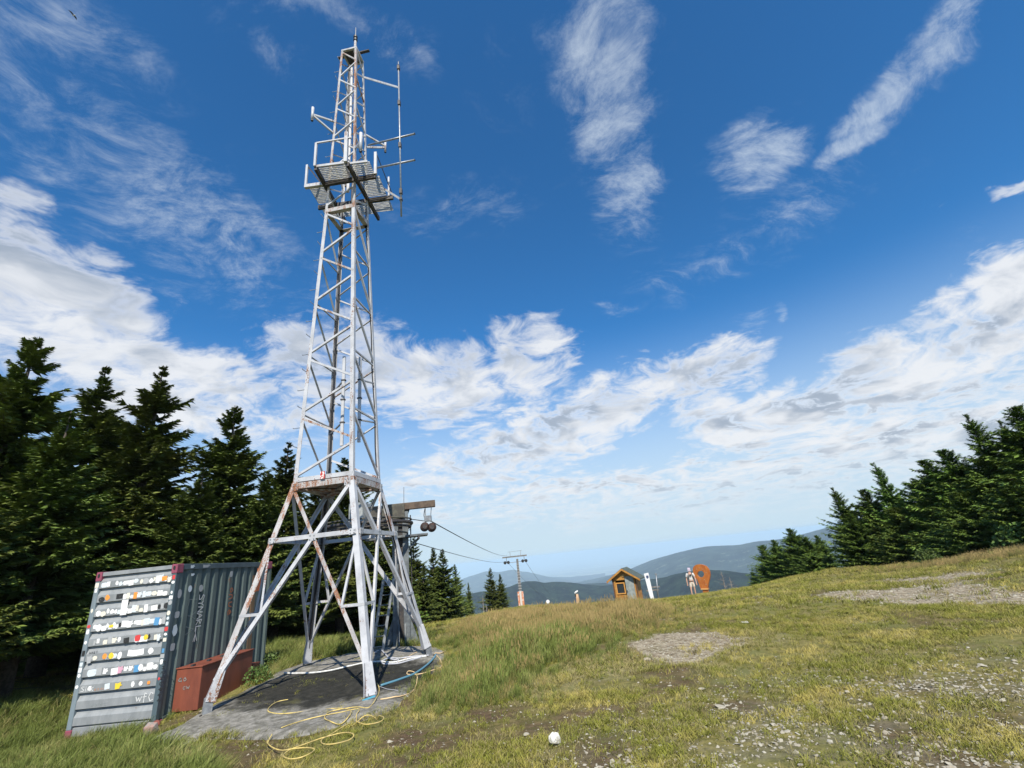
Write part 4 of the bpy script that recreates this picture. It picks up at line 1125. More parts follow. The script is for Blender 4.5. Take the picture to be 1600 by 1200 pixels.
for s_ in (-.15, .15):
    a = onp(636.5, 1008, la) + la[2] * s_; stbar('ladder_rail', (a[0], a[1], a[2] - .1), (a[0], a[1], onp(636, 805, la)[2]), .03, .03, M_dark)
zz0 = onp(636, 1008, la)[2]; zz1 = onp(636, 805, la)[2]
for i in range(12):
    a = onp(636.5, 1008, la); z = zz0 + (zz1 - zz0) * (i + .5) / 12; stbar('ladder_rung', (a[0] - .15, a[1], z), (a[0] + .15, a[1], z), .02, .02, M_dark)
m_ = MB(); m_.tube([Zs(631, 792), Zs(631, 761)], .009, 5); m_.build('thin_aerial', M_pip, st)
# sloping cable tray on the left
ct0 = vplane(588, 1018, 12.9); a0 = onp(588, 1018, ct0); a1 = onp(607, 905, ct0)
for s_ in (-.12, .12): stbar('tray_rail', a0 + ct0[2] * s_ + [0, 0, -.15], a1 + ct0[2] * s_, .03, .07, M_pip)
for i in range(7): p = a0 + (a1 - a0) * (i + .4) / 7; stbar('tray_rung', p - ct0[2] * .11, p + ct0[2] * .11, .09, .02, M_stg)
# roller set hanging from the arm (bolted, moves on its own): child parts of the station
rl = Zs(669, 823) + SP[1] * .05
for dxx in (-.10, .10): stbar('hanger_rod', rl + SP[2] * dxx * .6 + [0, 0, .12], Zs(669, 783) + SP[1] * .05 + SP[2] * dxx, .022, .022, M_pip)
m_ = MB(); m_.box(rl + [0, 0, .22], (.20, .10, .16)); m_.build('hanger_block', M_pip, st, bevel=.01)
for i, (a_, b_) in enumerate(((-.10, 0), (.10, .03))):
    c = rl + SP[2] * a_ + [0, 0, -b_]
    m_ = MB(); m_.tube([c - SP[1] * -.07 , c - SP[1] * .07], .125, 18); m_.build('roller', M_rub, st, True)
    m_ = MB(); m_.tube([c + SP[1] * .072, c + SP[1] * .09], .06, 10); m_.build('roller_hub', M_dark, st)
m_ = MB(); m_.tube(smooth_path([Zs(664, 795), Zs(662.5, 806), Zs(666, 813)], 4), .012, 5); m_.build('loose_wire', M_black, st)

# ------------------------------------------------------------------ lift pylon down the slope and its cables
PD = 84.0; PP = vplane(815.5, 950, PD); Pz = lambda a, b: onp(a, b, PP); pb0 = ground_at(815.5, 950, PD)
py_ = root('lift_pylon', pb0, 'T-shaped grey lift pylon with padded orange and white base at the meadow edge', 'lift pylon')
M_pyl = mat('pylon_grey', speckled((.19, .18, .17), (.12, .115, .11), 3), .6)
pbar = lambda n_, p, q, w_, h_, m, w2=None: (lambda k_: (k_.bar(p, q, w_, h_, w2=w2, h2=w2), k_.build(n_, m, py_)))(MB())
pt_ = Pz(818.5, 872); pbt = Pz(815.5, 950); pt_[:2] = pbt[:2]; pbar('mast_tube', (pb0[0], pb0[1], pb0[2] - .3), pt_, .50, .50, M_pyl, .34)
az_p = PP[2]
zt0 = Pz(818, 868)[2]; cxp = np.array([pbt[0], pbt[1], zt0]); L1 = (Pz(797, 868) - Pz(818, 868)) @ PP[2]; L2 = (Pz(831.5, 866) - Pz(818, 868)) @ PP[2]
pbar('cross_arm', cxp + PP[2] * (L1 - .2), cxp + PP[2] * (L2 + .2), .35, .22, M_pyl)
for s_, L_ in ((0, L1), (1, L2)):
    c = cxp + PP[2] * L_ * .8 + [0, 0, -.85]
    pbar('sheave_hanger', c + [0, 0, .0], cxp + PP[2] * L_ * .8, .08, .08, M_pyl)
    for q in (-.28, .28):
        m_ = MB(); cc_ = c + PP[2] * q; m_.tube([cc_ - PP[1] * .06, cc_ + PP[1] * .06], .26, 12); m_.build('sheave', M_black, py_)
pbar('sheave_link', cxp + PP[2] * L1 * .6 + [0, 0, -.9], cxp + PP[2] * L2 * .6 + [0, 0, -.9], .07, .07, M_pyl)
for q in (.45, -.75): pbar('safety_rail_post', cxp + PP[2] * q * 1.5, cxp + PP[2] * q * 1.5 + [0, 0, .85], .05, .05, M_pyl)
pbar('safety_rail', cxp + PP[2] * -1.5 + [0, 0, .8], cxp + PP[2] * .9 + [0, 0, .85], .04, .04, M_pyl)
for i in range(16): z = pb0[2] + 1.2 + i * .42; pbar('rung', (pb0[0] - .3, pb0[1] - .3, z), (pb0[0] + .3, pb0[1] - .3, z), .04, .05, mat('pale_rung', lambda t: (.5, .5, .5), .5)) if z < zt0 - .8 else None
ph = Pz(815, 924)[2] - pb0[2]
for s_, mm in ((-.33, mat('orange_padding', speckled((.52, .20, .10), (.62, .50, .44), 2.2, .5, .6), .8)), (.33, None), (0, mat('white_padding', lambda t: (.55, .50, .46), .8))):
    m_ = MB(); m_.box((pb0[0] + s_, pb0[1] - .32 + abs(s_) * .2, pb0[2] + ph / 2), (.34, .3, ph)); m_.build('pad', mm or MATS['orange_padding'], py_, bevel=.06)


def cable(a, b, sag, r, label):
    P = [a + (b - a) * t - np.array([0, 0, 4 * sag * t * (1 - t)]) for t in np.linspace(0, 1, 25)]
    m_ = MB(); m_.tube(P, r, 5); o = m_.build('haul_cable', M_black, None); tag(o, label, 'cable'); return o


cA = cxp + PP[2] * L1 * .72 + [0, 0, .30]; cB = cxp + PP[2] * L1 * .8 + [0, 0, -.62]; cC = cxp + PP[2] * L2 * .8 + [0, 0, -.62]
wl = Zs(641, 811)
cable(wl, rl + SP[2] * -.1 + [0, 0, .16], 0.0, .012, 'short black cable between the big wheel and the hanging rollers')
cable(rl + SP[2] * .1 + [0, 0, .13], cA, .35, .016, 'upper black cable from the hanging rollers down to the pylon')
cable(Zs(641, 846) , cB, .35, .013, 'lower black cable from the lift station to the left pylon sheaves')
cable(cB, at(860, 941, 150), .6, .022, 'black cable dropping from the left pylon sheaves down the slope')
cable(cC, at(862, 930, 150), .6, .022, 'black cable dropping from the right pylon sheaves down the slope')

# ------------------------------------------------------------------ ticket hut
HD = 46.0; HP = vplane(981, 942, HD, .22); Hn, Hr = -HP[1], HP[2]; Hq = lambda a, b: onp(a, b, HP)
ho = HP[0].copy(); ho[2] = Hq(981, 943)[2]
px_m = np.linalg.norm(Hq(982, 940) - Hq(981, 940))
hut = root('ticket_hut', ho, 'small orange wooden lift hut with dark green gable roof and grey door on the crest', 'hut')
HW = px_m * 36; HH = Hq(981, 901)[2] - ho[2]; HR = Hq(981, 888.5)[2] - ho[2]
hl = lambda x, y, z: ho + Hr * x + Hn * y + np.array([0, 0, z])
M_hw = mat('orange_timber', speckled((.46, .235, .055), (.36, .16, .035), 3), .6); M_hd = mat('grey_door_paint', speckled((.30, .33, .32), (.22, .25, .25), 4), .5)
M_roof = mat('green_roof_sheet', speckled((.055, .075, .06), (.09, .105, .085), 3), .6); M_glass = mat('dark_glass', lambda t: (.03, .035, .04), .08)
w2 = HW / 2; dp = HW * .95
def hbox(name, x0, x1, y0, y1, z0, z1, m, par=hut):
    k_ = MB(); k_.prism([hl(x0, y0, z0), hl(x1, y0, z0), hl(x1, y1, z0), hl(x0, y1, z0)], (0, 0, 1), z1 - z0); return k_.build(name, m, par)


hbox('back_wall', -w2, w2, dp - .06, dp, -.5, HH, M_hw)
hbox('floor', -w2, w2, .05, dp - .05, -.5, .04, M_hw)
for s_ in (-1, 1):
    for i in range(10):
        za = -.4 + (HH + .4) * i / 10; y_ = .012 * (i % 2)
        hbox('board', s_ * w2 - .03 - (.0 if s_ < 0 else .0), s_ * w2 + .03, .05, dp - .07, za, za + (HH + .4) / 10 - .012, M_hw)
for i in range(11):
    za = -.5 + (HH + .5) * i / 11; zb3 = za + (HH + .5) / 11 - .012
    wz0, wz1 = HH * .36, HH * .80; mid_ = .02 * HW
    if zb3 < wz0 or za > wz1 * 1.02: hbox('board', -w2 + .04, mid_, 0, .05, za, zb3, M_hw)
    else: hbox('board', -w2 + .04, -w2 + .20, 0, .05, za, zb3, M_hw)
    hbox('board', w2 - .18, w2 - .03, 0, .05, za, zb3, M_hw)
wf_ = MB(); x0_, x1_ = -w2 + .20, -.0 * HW
for (a, b, c, d) in ((x0_, x1_, wz0, wz0 + .09), (x0_, x1_, wz1 - .09, wz1), (x0_, x0_ + .09, wz0 + .09, wz1 - .09), (x1_ - .09, x1_, wz0 + .09, wz1 - .09)):
    wf_.prism([hl(a, -.03, c), hl(b, -.03, c), hl(b, .05, c), hl(a, .05, c)], (0, 0, 1), d - c)
wfo = wf_.build('window', mat('light_orange_frame', lambda t: (.55, .27, .07), .5), hut); hbox('pane', x0_ + .08, x1_ - .08, .015, .03, wz0 + .08, wz1 - .08, M_glass, wfo)
dr = hbox('door', mid_ + .04, w2 - .19, -.005, .045, -.3, HH * 1.02, M_hd); hbox('handle', mid_ + .10, mid_ + .14, -.05, -.01, HH * .42, HH * .50, M_dark, dr)
k_ = MB(); k_.prism([hl(-w2, .01, HH + .005), hl(w2, .01, HH + .005), hl(0, .01, HR - .12)], Hn, .05); k_.build('gable', M_hw, hut)
ov = HW * .24
for s_ in (-1, 1):
    k_ = MB(); sl = (HR - HH) / w2; e = s_ * (w2 + ov)
    k_.prism([hl(0, -.35, HR), hl(e, -.35, HH - sl * ov), hl(e, dp + .25, HH - sl * ov), hl(0, dp + .25, HR)], (0, 0, 1), .09); rf = k_.build('roof_slope', M_roof, hut)
    k_ = MB(); k_.prism([hl(0, -.375, HR - .10), hl(e, -.375, HH - sl * ov - .10), hl(e, -.375, HH - sl * ov + .07), hl(0, -.375, HR + .07)], Hn, .02); k_.build('barge_board', M_hw, hut)
k_ = MB(); c = hl(0, -.06, HH + .12); k_.tube([c, c + Hn * .05], .12, 12); k_.build('round_lamp', mat('brass_lamp', lambda t: (.45, .28, .10), .4), hut)
for s_ in (-1, 1): hbox('corner_post', s_ * w2 - .06, s_ * w2 + .06, -.04, .0, -.5, HH, mat('dark_timber', lambda t: (.12, .06, .03), .7))

# ------------------------------------------------------------------ board, table, marker posts
BP = vplane(1019, 938, 42.0); bq = lambda a, b: onp(a, b, BP)
bd = root('banner_board', ground_at(1019, 938, 42.0), 'tall narrow white board with a dark emblem leaning left beside the hut', 'board')
k_ = MB(); k_.prism([bq(1006, 896.5), bq(1013, 895), bq(1023, 940), bq(1018, 942)], BP[1], -.14); k_.build('panel', mat('white_board', lambda t: (.72, .73, .75), .5), bd)
k_ = MB(); k_.prism([bq(1009.2, 899.5), bq(1013.0, 899), bq(1013.6, 902.5), bq(1011.8, 904.5), bq(1010, 903)], BP[1], .015); k_.build('emblem', mat('navy_print', lambda t: (.06, .08, .16), .5), bd)
k_ = MB(); a = bq(1020, 940); k_.box(a - BP[1] * .2 , (.5, .5, .12)); k_.build('foot', M_concrete, bd)
tb = root('picnic_table', ground_at(1023, 930, 46.0), 'small grey outdoor table half hidden in the grass behind the white board', 'table')
TP = vplane(1023, 930, 46.0); tq = lambda a, b: onp(a, b, TP); M_gw = mat('grey_timber', speckled((.24, .22, .20), (.15, .14, .13), 4), .85)
for (xa, ya, xb, yb) in ((1012, 918, 1031, 916.5), (1010, 923, 1030, 921)):
    k_ = MB(); k_.bar(tq(xa, ya), tq(xb, yb), .35, .09); k_.build('plank', M_gw, tb)
for x in (1015, 1026):
    a = tq(x, 918); k_ = MB(); k_.bar(a, (a[0], a[1], H(a[0], a[1]) - .2), .10, .10, (0, 1, 0)); k_.build('leg', M_gw, tb)
pl_ = vplane(1026, 930, 44.0); pq = lambda a, b: onp(a, b, pl_); a = pq(1026.5, 927)
sp_ = root('steel_post', (a[0], a[1], H(a[0], a[1])), 'thin grey steel pole standing just right of the white board', 'pole')
k_ = MB(); k_.tube([(a[0], a[1], H(a[0], a[1]) - .2), pq(1025, 898) * [1, 1, 1]], .045, 8); k_.build('tube', M_pip, sp_, True)
k_ = MB(); b = pq(1024.6, 897); k_.box(b, (.16, .16, .10)); k_.build('cap', M_pip, sp_)
ml = vplane(902, 951, 40.0); mq = lambda a, b: onp(a, b, ml)
mp = root('marker_post', ground_at(902, 951, 40.0), 'stubby pale orange post with white hooded lamp head in the golden meadow', 'post')
k_ = MB(); k_.prism([mq(899.6, 928.5), mq(903.4, 928), mq(906.5, 952), mq(902, 952.5)], ml[1], -.16); k_.build('post_body', mat('pale_orange_wood', speckled((.62, .42, .28), (.5, .3, .18), 4), .7), mp)
k_ = MB(); c = mq(900, 926.2); k_.tube([c - ml[2] * .10 - [0, 0, .05], c + [0, 0, .05], c + ml[2] * .16 + [0, 0, .13]], .08, 8, r2=.05); k_.build('head', mat('white_plastic', lambda t: (.7, .7, .7), .4), mp, True)
k_ = MB(); k_.box(mq(899, 930), (.09, .12, .22)); k_.build('dark_bracket', M_black, mp)
sl_ = vplane(857, 949, 58.0); sq_ = lambda a, b: onp(a, b, sl_)
sg_ = root('small_sign', ground_at(857, 949, 58.0), 'tiny round white sign on a thin pole between pylon and marker post', 'sign')
a = sq_(857, 949); k_ = MB(); k_.tube([(a[0], a[1], a[2] - .6), sq_(856.6, 938)], .03, 6); k_.build('pole', M_pip, sg_)
c = sq_(856, 940); k_ = MB(); k_.tube([c + sl_[1] * .06, c + sl_[1] * .03], .20, 14); k_.build('disc', MATS['white_plastic'], sg_)
k_ = MB(); k_.box(sq_(856.2, 942.6), (.16, .03, .12)); k_.build('tag', mat('blue_tag', lambda t: (.05, .12, .3), .5), sg_)

# ------------------------------------------------------------------ big map-pin sculpture
KD = 38.8; KP = vplane(1104, 928, KD, .25); kq = lambda a, b: onp(1060 + a / 17.14, 870 + b / 17.14, KP)
kg = ground_at(1104, 928, KD)
pin = root('pin_sculpture', kg, 'big orange-brown map-pin shaped sculpture with a round hole behind the hiker', 'sculpture')
out = [(395, 290), (430, 240), (490, 212), (560, 203), (650, 218), (740, 258), (800, 325), (835, 410), (845, 500), (832, 600), (805, 700), (790, 790), (785, 865), (610, 865), (572, 800), (545, 710), (505, 620), (445, 540), (405, 450), (385, 360)]
hole = [(595 + 92 * math.cos(a), 465 + 92 * math.sin(a)) for a in np.linspace(0, 2 * math.pi, 24, endpoint=False)]
O3 = [kq(*p) for p in out]; H3 = [kq(*p) for p in hole]; tris = tessellate_polygon([[Vector(p) for p in O3], [Vector(p) for p in H3[::-1]]]); al = O3 + H3[::-1]
k_ = MB(); n_al = len(al); thk = KP[1] * -.26
k_.add(al + [p + thk for p in al], [tuple(t_) for t_ in tris] + [tuple(i + n_al for i in reversed(t_)) for t_ in tris] + [(i, (i + 1) % len(O3), (i + 1) % len(O3) + n_al, i + n_al) for i in range(len(O3))] +
       [(len(O3) + i, len(O3) + (i + 1) % 24, len(O3) + (i + 1) % 24 + n_al, len(O3) + i + n_al) for i in range(24)])


def pin_mat(t):
    p = pos(t); n = t.noise(p, 3, 5, .6); g = t.noise(t.vec('MULTIPLY', p, (1, 1, .15)), 14, 4, .6)
    c = t.mix(t.ramp(n, .35, .65), (.42, .135, .025), (.34, .09, .018)); return t.mix(t.math('MULTIPLY', t.ramp(g, .5, .7), .6), c, (.52, .22, .06))


M_pin = mat('orange_corten', pin_mat, .75); k_.build('pin_body', M_pin, pin)
k_ = MB(); k_.prism([kq(600, 880) + KP[1] * .06, kq(795, 880) + KP[1] * .06, kq(795, 845) + KP[1] * .06, kq(605, 845) + KP[1] * .06], KP[1], -.40); k_.build('ledge', mat('pale_ledge', lambda t: (.6, .33, .12), .6), pin)
bl = kq(680, 985); k_ = MB(); k_.prism([kq(640, 890), kq(788, 890), kq(782, 965) + [0, 0, -.3], kq(690, 980) + [0, 0, -.3]], KP[1], -.24); k_.build('stem', M_pin, pin)
for i, (a, b) in enumerate(((560, 300), (645, 335), (740, 420), (700, 610), (600, 600), (740, 740), (480, 330))):
    k_ = MB(); c = kq(a, b); k_.tube([c, c + KP[1] * .03], .035, 8); k_.build('rivet', mat('rivet_steel', lambda t: (.3, .2, .12), .5), pin)

# ------------------------------------------------------------------ hiker
def skin_mesh(name, verts, edges, radii, m, parent, sub=1, root_i=0):
    me = bpy.data.meshes.new(name); me.from_pydata([tuple(map(float, v)) for v in verts], edges, [])
    o = bpy.data.objects.new(name, me); COL.objects.link(o)
    sk = o.modifiers.new('skin', 'SKIN'); sk.use_smooth_shade = True
    for i, r_ in enumerate(radii):
        r_ = r_ if isinstance(r_, tuple) else (r_, r_); me.skin_vertices[0].data[i].radius = r_
    me.skin_vertices[0].data[root_i].use_root = True
    sb_ = o.modifiers.new('sub', 'SUBSURF'); sb_.levels = sub; sb_.render_levels = sub
    dg = bpy.context.evaluated_depsgraph_get(); m2 = bpy.data.meshes.new_from_object(o.evaluated_get(dg)); bpy.data.objects.remove(o)
    m2.name = name; m2.materials.clear(); m2.materials.append(m); m2.polygons.foreach_set('use_smooth', [True] * len(m2.polygons))
    oo_ = bpy.data.objects.new(name, m2); COL.objects.link(oo_); oo_.parent = parent; return oo_


PE = ground_at(1085.5, 932.5, 35.6); pe = root('person', PE, 'hiker in pale cap, white T-shirt, beige shorts and dark rucksack standing before the orange pin', 'person')
pe.rotation_euler = (0, 0, -math.atan2(PE[0], PE[1]) + .1)     # local -Y faces the camera
M_skin = mat('skin', lambda t: (.50, .30, .22), .6); M_tee = mat('white_tee', speckled((.62, .60, .58), (.5, .49, .48), 9), .9); M_sho = mat('beige_shorts', speckled((.60, .52, .44), (.48, .42, .36), 9), .9)
M_capm = mat('lilac_cap', lambda t: (.58, .50, .60), .9); M_shoe = mat('dark_boots', lambda t: (.05, .045, .04), .8); M_pack = mat('dark_rucksack', lambda t: (.035, .035, .05), .9)
V = [(0, 0, .95), (0, 0, 1.15), (0, 0, 1.36), (0, .01, 1.46), (0, .0, 1.53), (0, -.01, 1.62), (0, -.005, 1.70)]
Rd = [(.15, .11), (.14, .10), (.16, .105), (.07, .07), (.058, .06), (.078, .095), (.06, .075)]
Eg = [(0, 1), (1, 2), (2, 3), (3, 4), (4, 5), (5, 6)]
hands = []
for s_ in (-1, 1):
    b = len(V); el = (s_ * .27, -.02 if s_ > 0 else .03, 1.12); wr_ = (s_ * (.29), -.10 if s_ > 0 else -.04, .87)
    V += [(s_ * .19, 0, 1.40), el, wr_, (wr_[0], wr_[1] - .02, .80)]; Rd += [.058, .042, .030, (.036, .02)]; Eg += [(2, b), (b, b + 1), (b + 1, b + 2), (b + 2, b + 3)]
    hands.append(b + 3)
    for j, (fx, fl) in enumerate(((-.028, .075), (-.01, .085), (.01, .08), (.028, .065))):
        q = len(V); V += [(wr_[0] + fx, wr_[1] - .03, .755), (wr_[0] + fx, wr_[1] - .045, .755 - fl * .5), (wr_[0] + fx, wr_[1] - .035, .755 - fl)]; Rd += [.010, .0095, .008]; Eg += [(b + 3, q), (q, q + 1), (q + 1, q + 2)]
    q = len(V); V += [(wr_[0] - s_ * .035, wr_[1] - .045, .81), (wr_[0] - s_ * .045, wr_[1] - .065, .775)]; Rd += [.011, .009]; Eg += [(b + 3, q), (q, q + 1)]
for s_ in (-1, 1):
    b = len(V); kx = s_ * (.13 if s_ < 0 else .10); ky = -.05 if s_ < 0 else .04
    V += [(s_ * .09, 0, .88), (kx, ky - .03, .48), (kx * 1.1, ky * 1.6, .09), (kx * 1.15, ky * 1.6 - .14, .04)]; Rd += [.095, .058, .042, (.045, .03)]; Eg += [(0, b), (b, b + 1), (b + 1, b + 2), (b + 2, b + 3)]
skin_mesh('body', V, Eg, Rd, M_skin, pe, 2)
# face: nose, eyes, ears are small child pieces
for (n_, c, r_, m) in (('nose', (0, -.112, 1.615), .014, M_skin), ('eye', (-.03, -.098, 1.64), .009, M_black), ('eye', (.03, -.098, 1.64), .009, M_black), ('ear', (-.082, 0, 1.63), .02, M_skin), ('ear', (.082, 0, 1.63), .02, M_skin), ('mouth', (0, -.103, 1.575), .012, mat('lips', lambda t: (.35, .13, .10), .6))):
    k_ = MB(); k_.tube([np.array(c) - [0, 0, r_], np.array(c), np.array(c) + [0, 0, r_]], [r_ * .4, r_, r_ * .4], 6); o = k_.build(n_, m, None, True); o.parent = pe
VT = [(0, 0, .93), (0, 0, 1.12), (0, 0, 1.36), (0, .01, 1.44)]; RT = [(.168, .125), (.158, .118), (.178, .12), (.09, .085)]; ET = [(0, 1), (1, 2), (2, 3)]
for s_ in (-1, 1): b = len(VT); VT += [(s_ * .20, 0, 1.39), (s_ * .262, .0, 1.19)]; RT += [.075, .066]; ET += [(2, b), (b, b + 1)]
skin_mesh('t_shirt', VT, ET, RT, M_tee, pe, 2)
VS = [(0, 0, .96), (0, 0, .86)]; RS = [(.165, .122), (.155, .12)]; ES = [(0, 1)]
for s_ in (-1, 1): b = len(VS); kx = s_ * (.12 if s_ < 0 else .095); VS += [(s_ * .085, 0, .84), (kx, -.05 if s_ < 0 else .0, .54)]; RS += [.108, .092]; ES += [(1, b), (b, b + 1)]
skin_mesh('shorts', VS, ES, RS, M_sho, pe, 2)
skin_mesh('cap', [(0, .01, 1.685), (0, .0, 1.73), (0, -.13, 1.685)], [(0, 1), (0, 2)], [(.09, .108), (.055, .065), (.06, .012)], M_capm, pe, 2)
skin_mesh('rucksack', [(0, .19, 1.02), (0, .20, 1.2), (0, .17, 1.42)], [(0, 1), (1, 2)], [(.16, .10), (.175, .12), (.13, .08)], M_pack, pe, 1)
for s_ in (-1, 1):
    k_ = MB(); k_.tube([(s_ * .10, .12, 1.47), (s_ * .11, -.03, 1.49), (s_ * .12, -.128, 1.36), (s_ * .14, -.125, 1.18), (s_ * .17, .0, 1.05)], .022, 6); o = k_.build('strap', M_pack, None, True); o.parent = pe
    kx = s_ * (.13 if s_ < 0 else .10) * 1.1; ky = (-.05 if s_ < 0 else .04) * 1.6
    k_ = MB(); k_.tube([(kx, ky + .05, .045), (kx, ky - .06, .05), (kx * 1.05, ky - .19, .035)], [.05, .055, .04], 8); o = k_.build('boot', M_shoe, None, True); o.parent = pe
k_ = MB(); k_.tube([(.16 * math.cos(a) * 1.04, .125 * math.sin(a), .945) for a in np.linspace(0, 2 * math.pi, 17)], .016, 6, caps=False); o = k_.build('belt', M_black, None, True); o.parent = pe
k_ = MB(); k_.box((0, -.16, 1.33), (.12, .07, .09)); o = k_.build('camera_strap_bag', M_black, None, bevel=.01); o.parent = pe

# ------------------------------------------------------------------ spruces
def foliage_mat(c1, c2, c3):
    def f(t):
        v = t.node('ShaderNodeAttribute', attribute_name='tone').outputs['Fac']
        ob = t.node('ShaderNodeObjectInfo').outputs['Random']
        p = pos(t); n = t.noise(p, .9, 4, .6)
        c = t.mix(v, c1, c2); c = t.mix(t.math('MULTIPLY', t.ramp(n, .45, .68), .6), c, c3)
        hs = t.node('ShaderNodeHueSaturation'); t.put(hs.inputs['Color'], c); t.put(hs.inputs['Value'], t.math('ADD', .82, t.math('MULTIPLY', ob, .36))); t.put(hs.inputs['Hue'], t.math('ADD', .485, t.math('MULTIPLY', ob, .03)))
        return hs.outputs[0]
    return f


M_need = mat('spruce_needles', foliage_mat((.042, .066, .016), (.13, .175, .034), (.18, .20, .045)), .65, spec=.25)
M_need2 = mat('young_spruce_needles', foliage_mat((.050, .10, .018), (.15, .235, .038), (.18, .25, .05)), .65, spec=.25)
M_bark = mat('spruce_bark', speckled((.085, .070, .058), (.045, .038, .032), 12, bs=.5), .95)


def spruce_meshes(name, h, rmax, clear, seed, nbr, ntw, bend=0.0, droop=.35, twl=.30, power=.85, m_need=None, ragged=.25):
    g = np.random.default_rng(seed); bx_ = lambda z: bend * (z / h) ** 3 * h
    # branches
    nwh = max(12, int((h - clear) / (.30 if h > 7 else .22))); uu = g.random(nbr); uu = np.where(g.random(nbr) < .55, 1 - np.sqrt(1 - uu), uu); nt9 = 12 if h > 7 else 9; uu[:nt9] = g.uniform(.86, 1.0, nt9); wh = np.sort((uu * nwh).astype(int)) / (nwh - 1.0); wh = wh + g.uniform(-.5, .5, nbr) * np.clip((wh - .7) * 3, 0, 1) / nwh
    z = clear + (h * .985 - clear) * np.clip(wh ** .95 + g.normal(0, .011, nbr), 0, 1); rel = (z - clear) / (h - clear); wlen = g.uniform(.55, 1.28, nwh + 1)[np.clip((wh * nwh).astype(int), 0, nwh)]
    prof = np.clip((1 - rel), 0, 1) ** power * (.55 + .45 * np.clip(rel * 6 + .25, 0, 1))
    L = rmax * prof * wlen * (1 - ragged + 2 * ragged * g.random(nbr)) + .07
    az = g.random(nbr) * 2 * math.pi; up = .55 * rel ** 1.6 - droop * (1 - rel) * .8 + g.normal(0, .07, nbr)
    T = np.linspace(.10, 1, ntw)[None, :]
    t = np.clip(T + g.normal(0, .02, (nbr, ntw)), .06, 1.0)
    rr_ = L[:, None] * t
    zz_ = z[:, None] + L[:, None] * (up[:, None] * t + .16 * t ** 2 * (1 + rel[:, None]))
    dirx, diry = np.cos(az)[:, None], np.sin(az)[:, None]
    bX = dirx * rr_; bY = diry * rr_
    faces = []; V = []; tone = []
    for side_ in (-1, 1):
        for sub in range(3):
            # twig ribbons: from the branch outward at an angle, hanging a little
            a_ = az[:, None] + side_ * (g.uniform(.40, 1.05, (nbr, ntw)) if sub < 2 else g.uniform(.0, .35, (nbr, ntw)))
            l = (twl * (.45 + .75 * (1 - t)) * np.minimum(1, L[:, None] / .9) + .035) * g.uniform(.65, 1.25, (nbr, ntw)) * (1 if sub == 0 else .75)
            dz_ = g.normal(-.22 if sub < 2 else -.05, .25, (nbr, ntw)) + up[:, None] * .4
            ox = g.normal(0, .02, (nbr, ntw)); st_ = np.stack([bX + ox, bY, zz_ + g.normal(0, .02, (nbr, ntw))], -1)
            dv = np.stack([np.cos(a_), np.sin(a_), dz_], -1); dv /= np.linalg.norm(dv, axis=-1, keepdims=True)
            e = st_ + dv * l[..., None]
            wv = np.cross(dv, np.stack([g.normal(0, .5, a_.shape), g.normal(0, .5, a_.shape), np.ones(a_.shape)], -1)); wv /= np.linalg.norm(wv, axis=-1, keepdims=True)
            wd_ = (l * g.uniform(.10, .20, a_.shape))[..., None]
            m1 = st_ + dv * (l * .35)[..., None] + wv * wd_; m2 = st_ + dv * (l * .45)[..., None] - wv * wd_
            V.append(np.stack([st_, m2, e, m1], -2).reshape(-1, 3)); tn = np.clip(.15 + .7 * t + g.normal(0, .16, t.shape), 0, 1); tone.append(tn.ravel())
    V = np.concatenate(V); V[:, 0] += bx_(np.clip(V[:, 2], 0, h)); nf = len(V) // 4
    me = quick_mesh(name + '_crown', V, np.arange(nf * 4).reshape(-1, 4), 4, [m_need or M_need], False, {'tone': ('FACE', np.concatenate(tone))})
    # trunk and bare limbs
    k_ = MB(); P = [(bx_(q * h), 0, q * h) for q in np.linspace(0, 1, 10)]; P[0] = (0, 0, -.5); k_.tube(P, [max(.012, (.020 * h) * (1 - q) ** .9 + .01) for q in np.linspace(0, 1, 10)], 8)
    for i in range(0, nbr, 3):
        k_.tube([(bx_(z[i]), 0, z[i]), (bx_(z[i]) + dirx[i, 0] * L[i] * .5, diry[i, 0] * L[i] * .5, z[i] + L[i] * (up[i] * .5 + .04)), (bx_(z[i]) + dirx[i, 0] * L[i] * .95, diry[i, 0] * L[i] * .95, z[i] + L[i] * (up[i] * .95 + .15))], [.02 + .006 * L[i], .012, .005], 4, caps=False)
    if clear > 1:
        for i in range(int(clear * 7)):
            zc3 = g.uniform(.6, clear); a = g.uniform(0, 6.28); l_ = g.uniform(.4, 1.5); k_.tube([(0, 0, zc3), (math.cos(a) * l_, math.sin(a) * l_, zc3 - .1 * l_)], [.016, .004], 4, caps=False)
    tm = bpy.data.meshes.new(name + '_trunk'); tm.from_pydata(k_.v, [], k_.f); tm.materials.append(M_bark); tm.polygons.foreach_set('use_smooth', [True] * len(tm.polygons))
    return me, tm, h


KIND = {
    'tallA': spruce_meshes('spruce', 13.0, 3.3, 2.2, 1, 330, 30, .0, .26, .46, 1.12, None, .32),
    'tallB': spruce_meshes('spruce', 13.0, 3.7, 1.8, 2, 330, 30, .01, .34, .50, 1.02, None, .32),
    'tallC': spruce_meshes('spruce', 12.0, 3.1, 1.5, 3, 320, 30, -.01, .18, .44, 1.2, None, .32),
    'youngA': spruce_meshes('young_spruce', 5.5, 2.1, .12, 4, 360, 20, -.035, .10, .34, .92, M_need2, .35),
    'youngB': spruce_meshes('young_spruce', 5.0, 2.2, .10, 5, 360, 20, -.03, .06, .34, .8, M_need2, .4),
    'lean': spruce_meshes('young_spruce', 6.0, 1.9, .2, 6, 270, 18, -.07, .02, .32, 1.1, M_need2, .45),
    'slim': spruce_meshes('slim_spruce', 8.0, 2.0, .6, 7, 260, 18, .02, .2, .40, 1.1, M_need, .35),
}


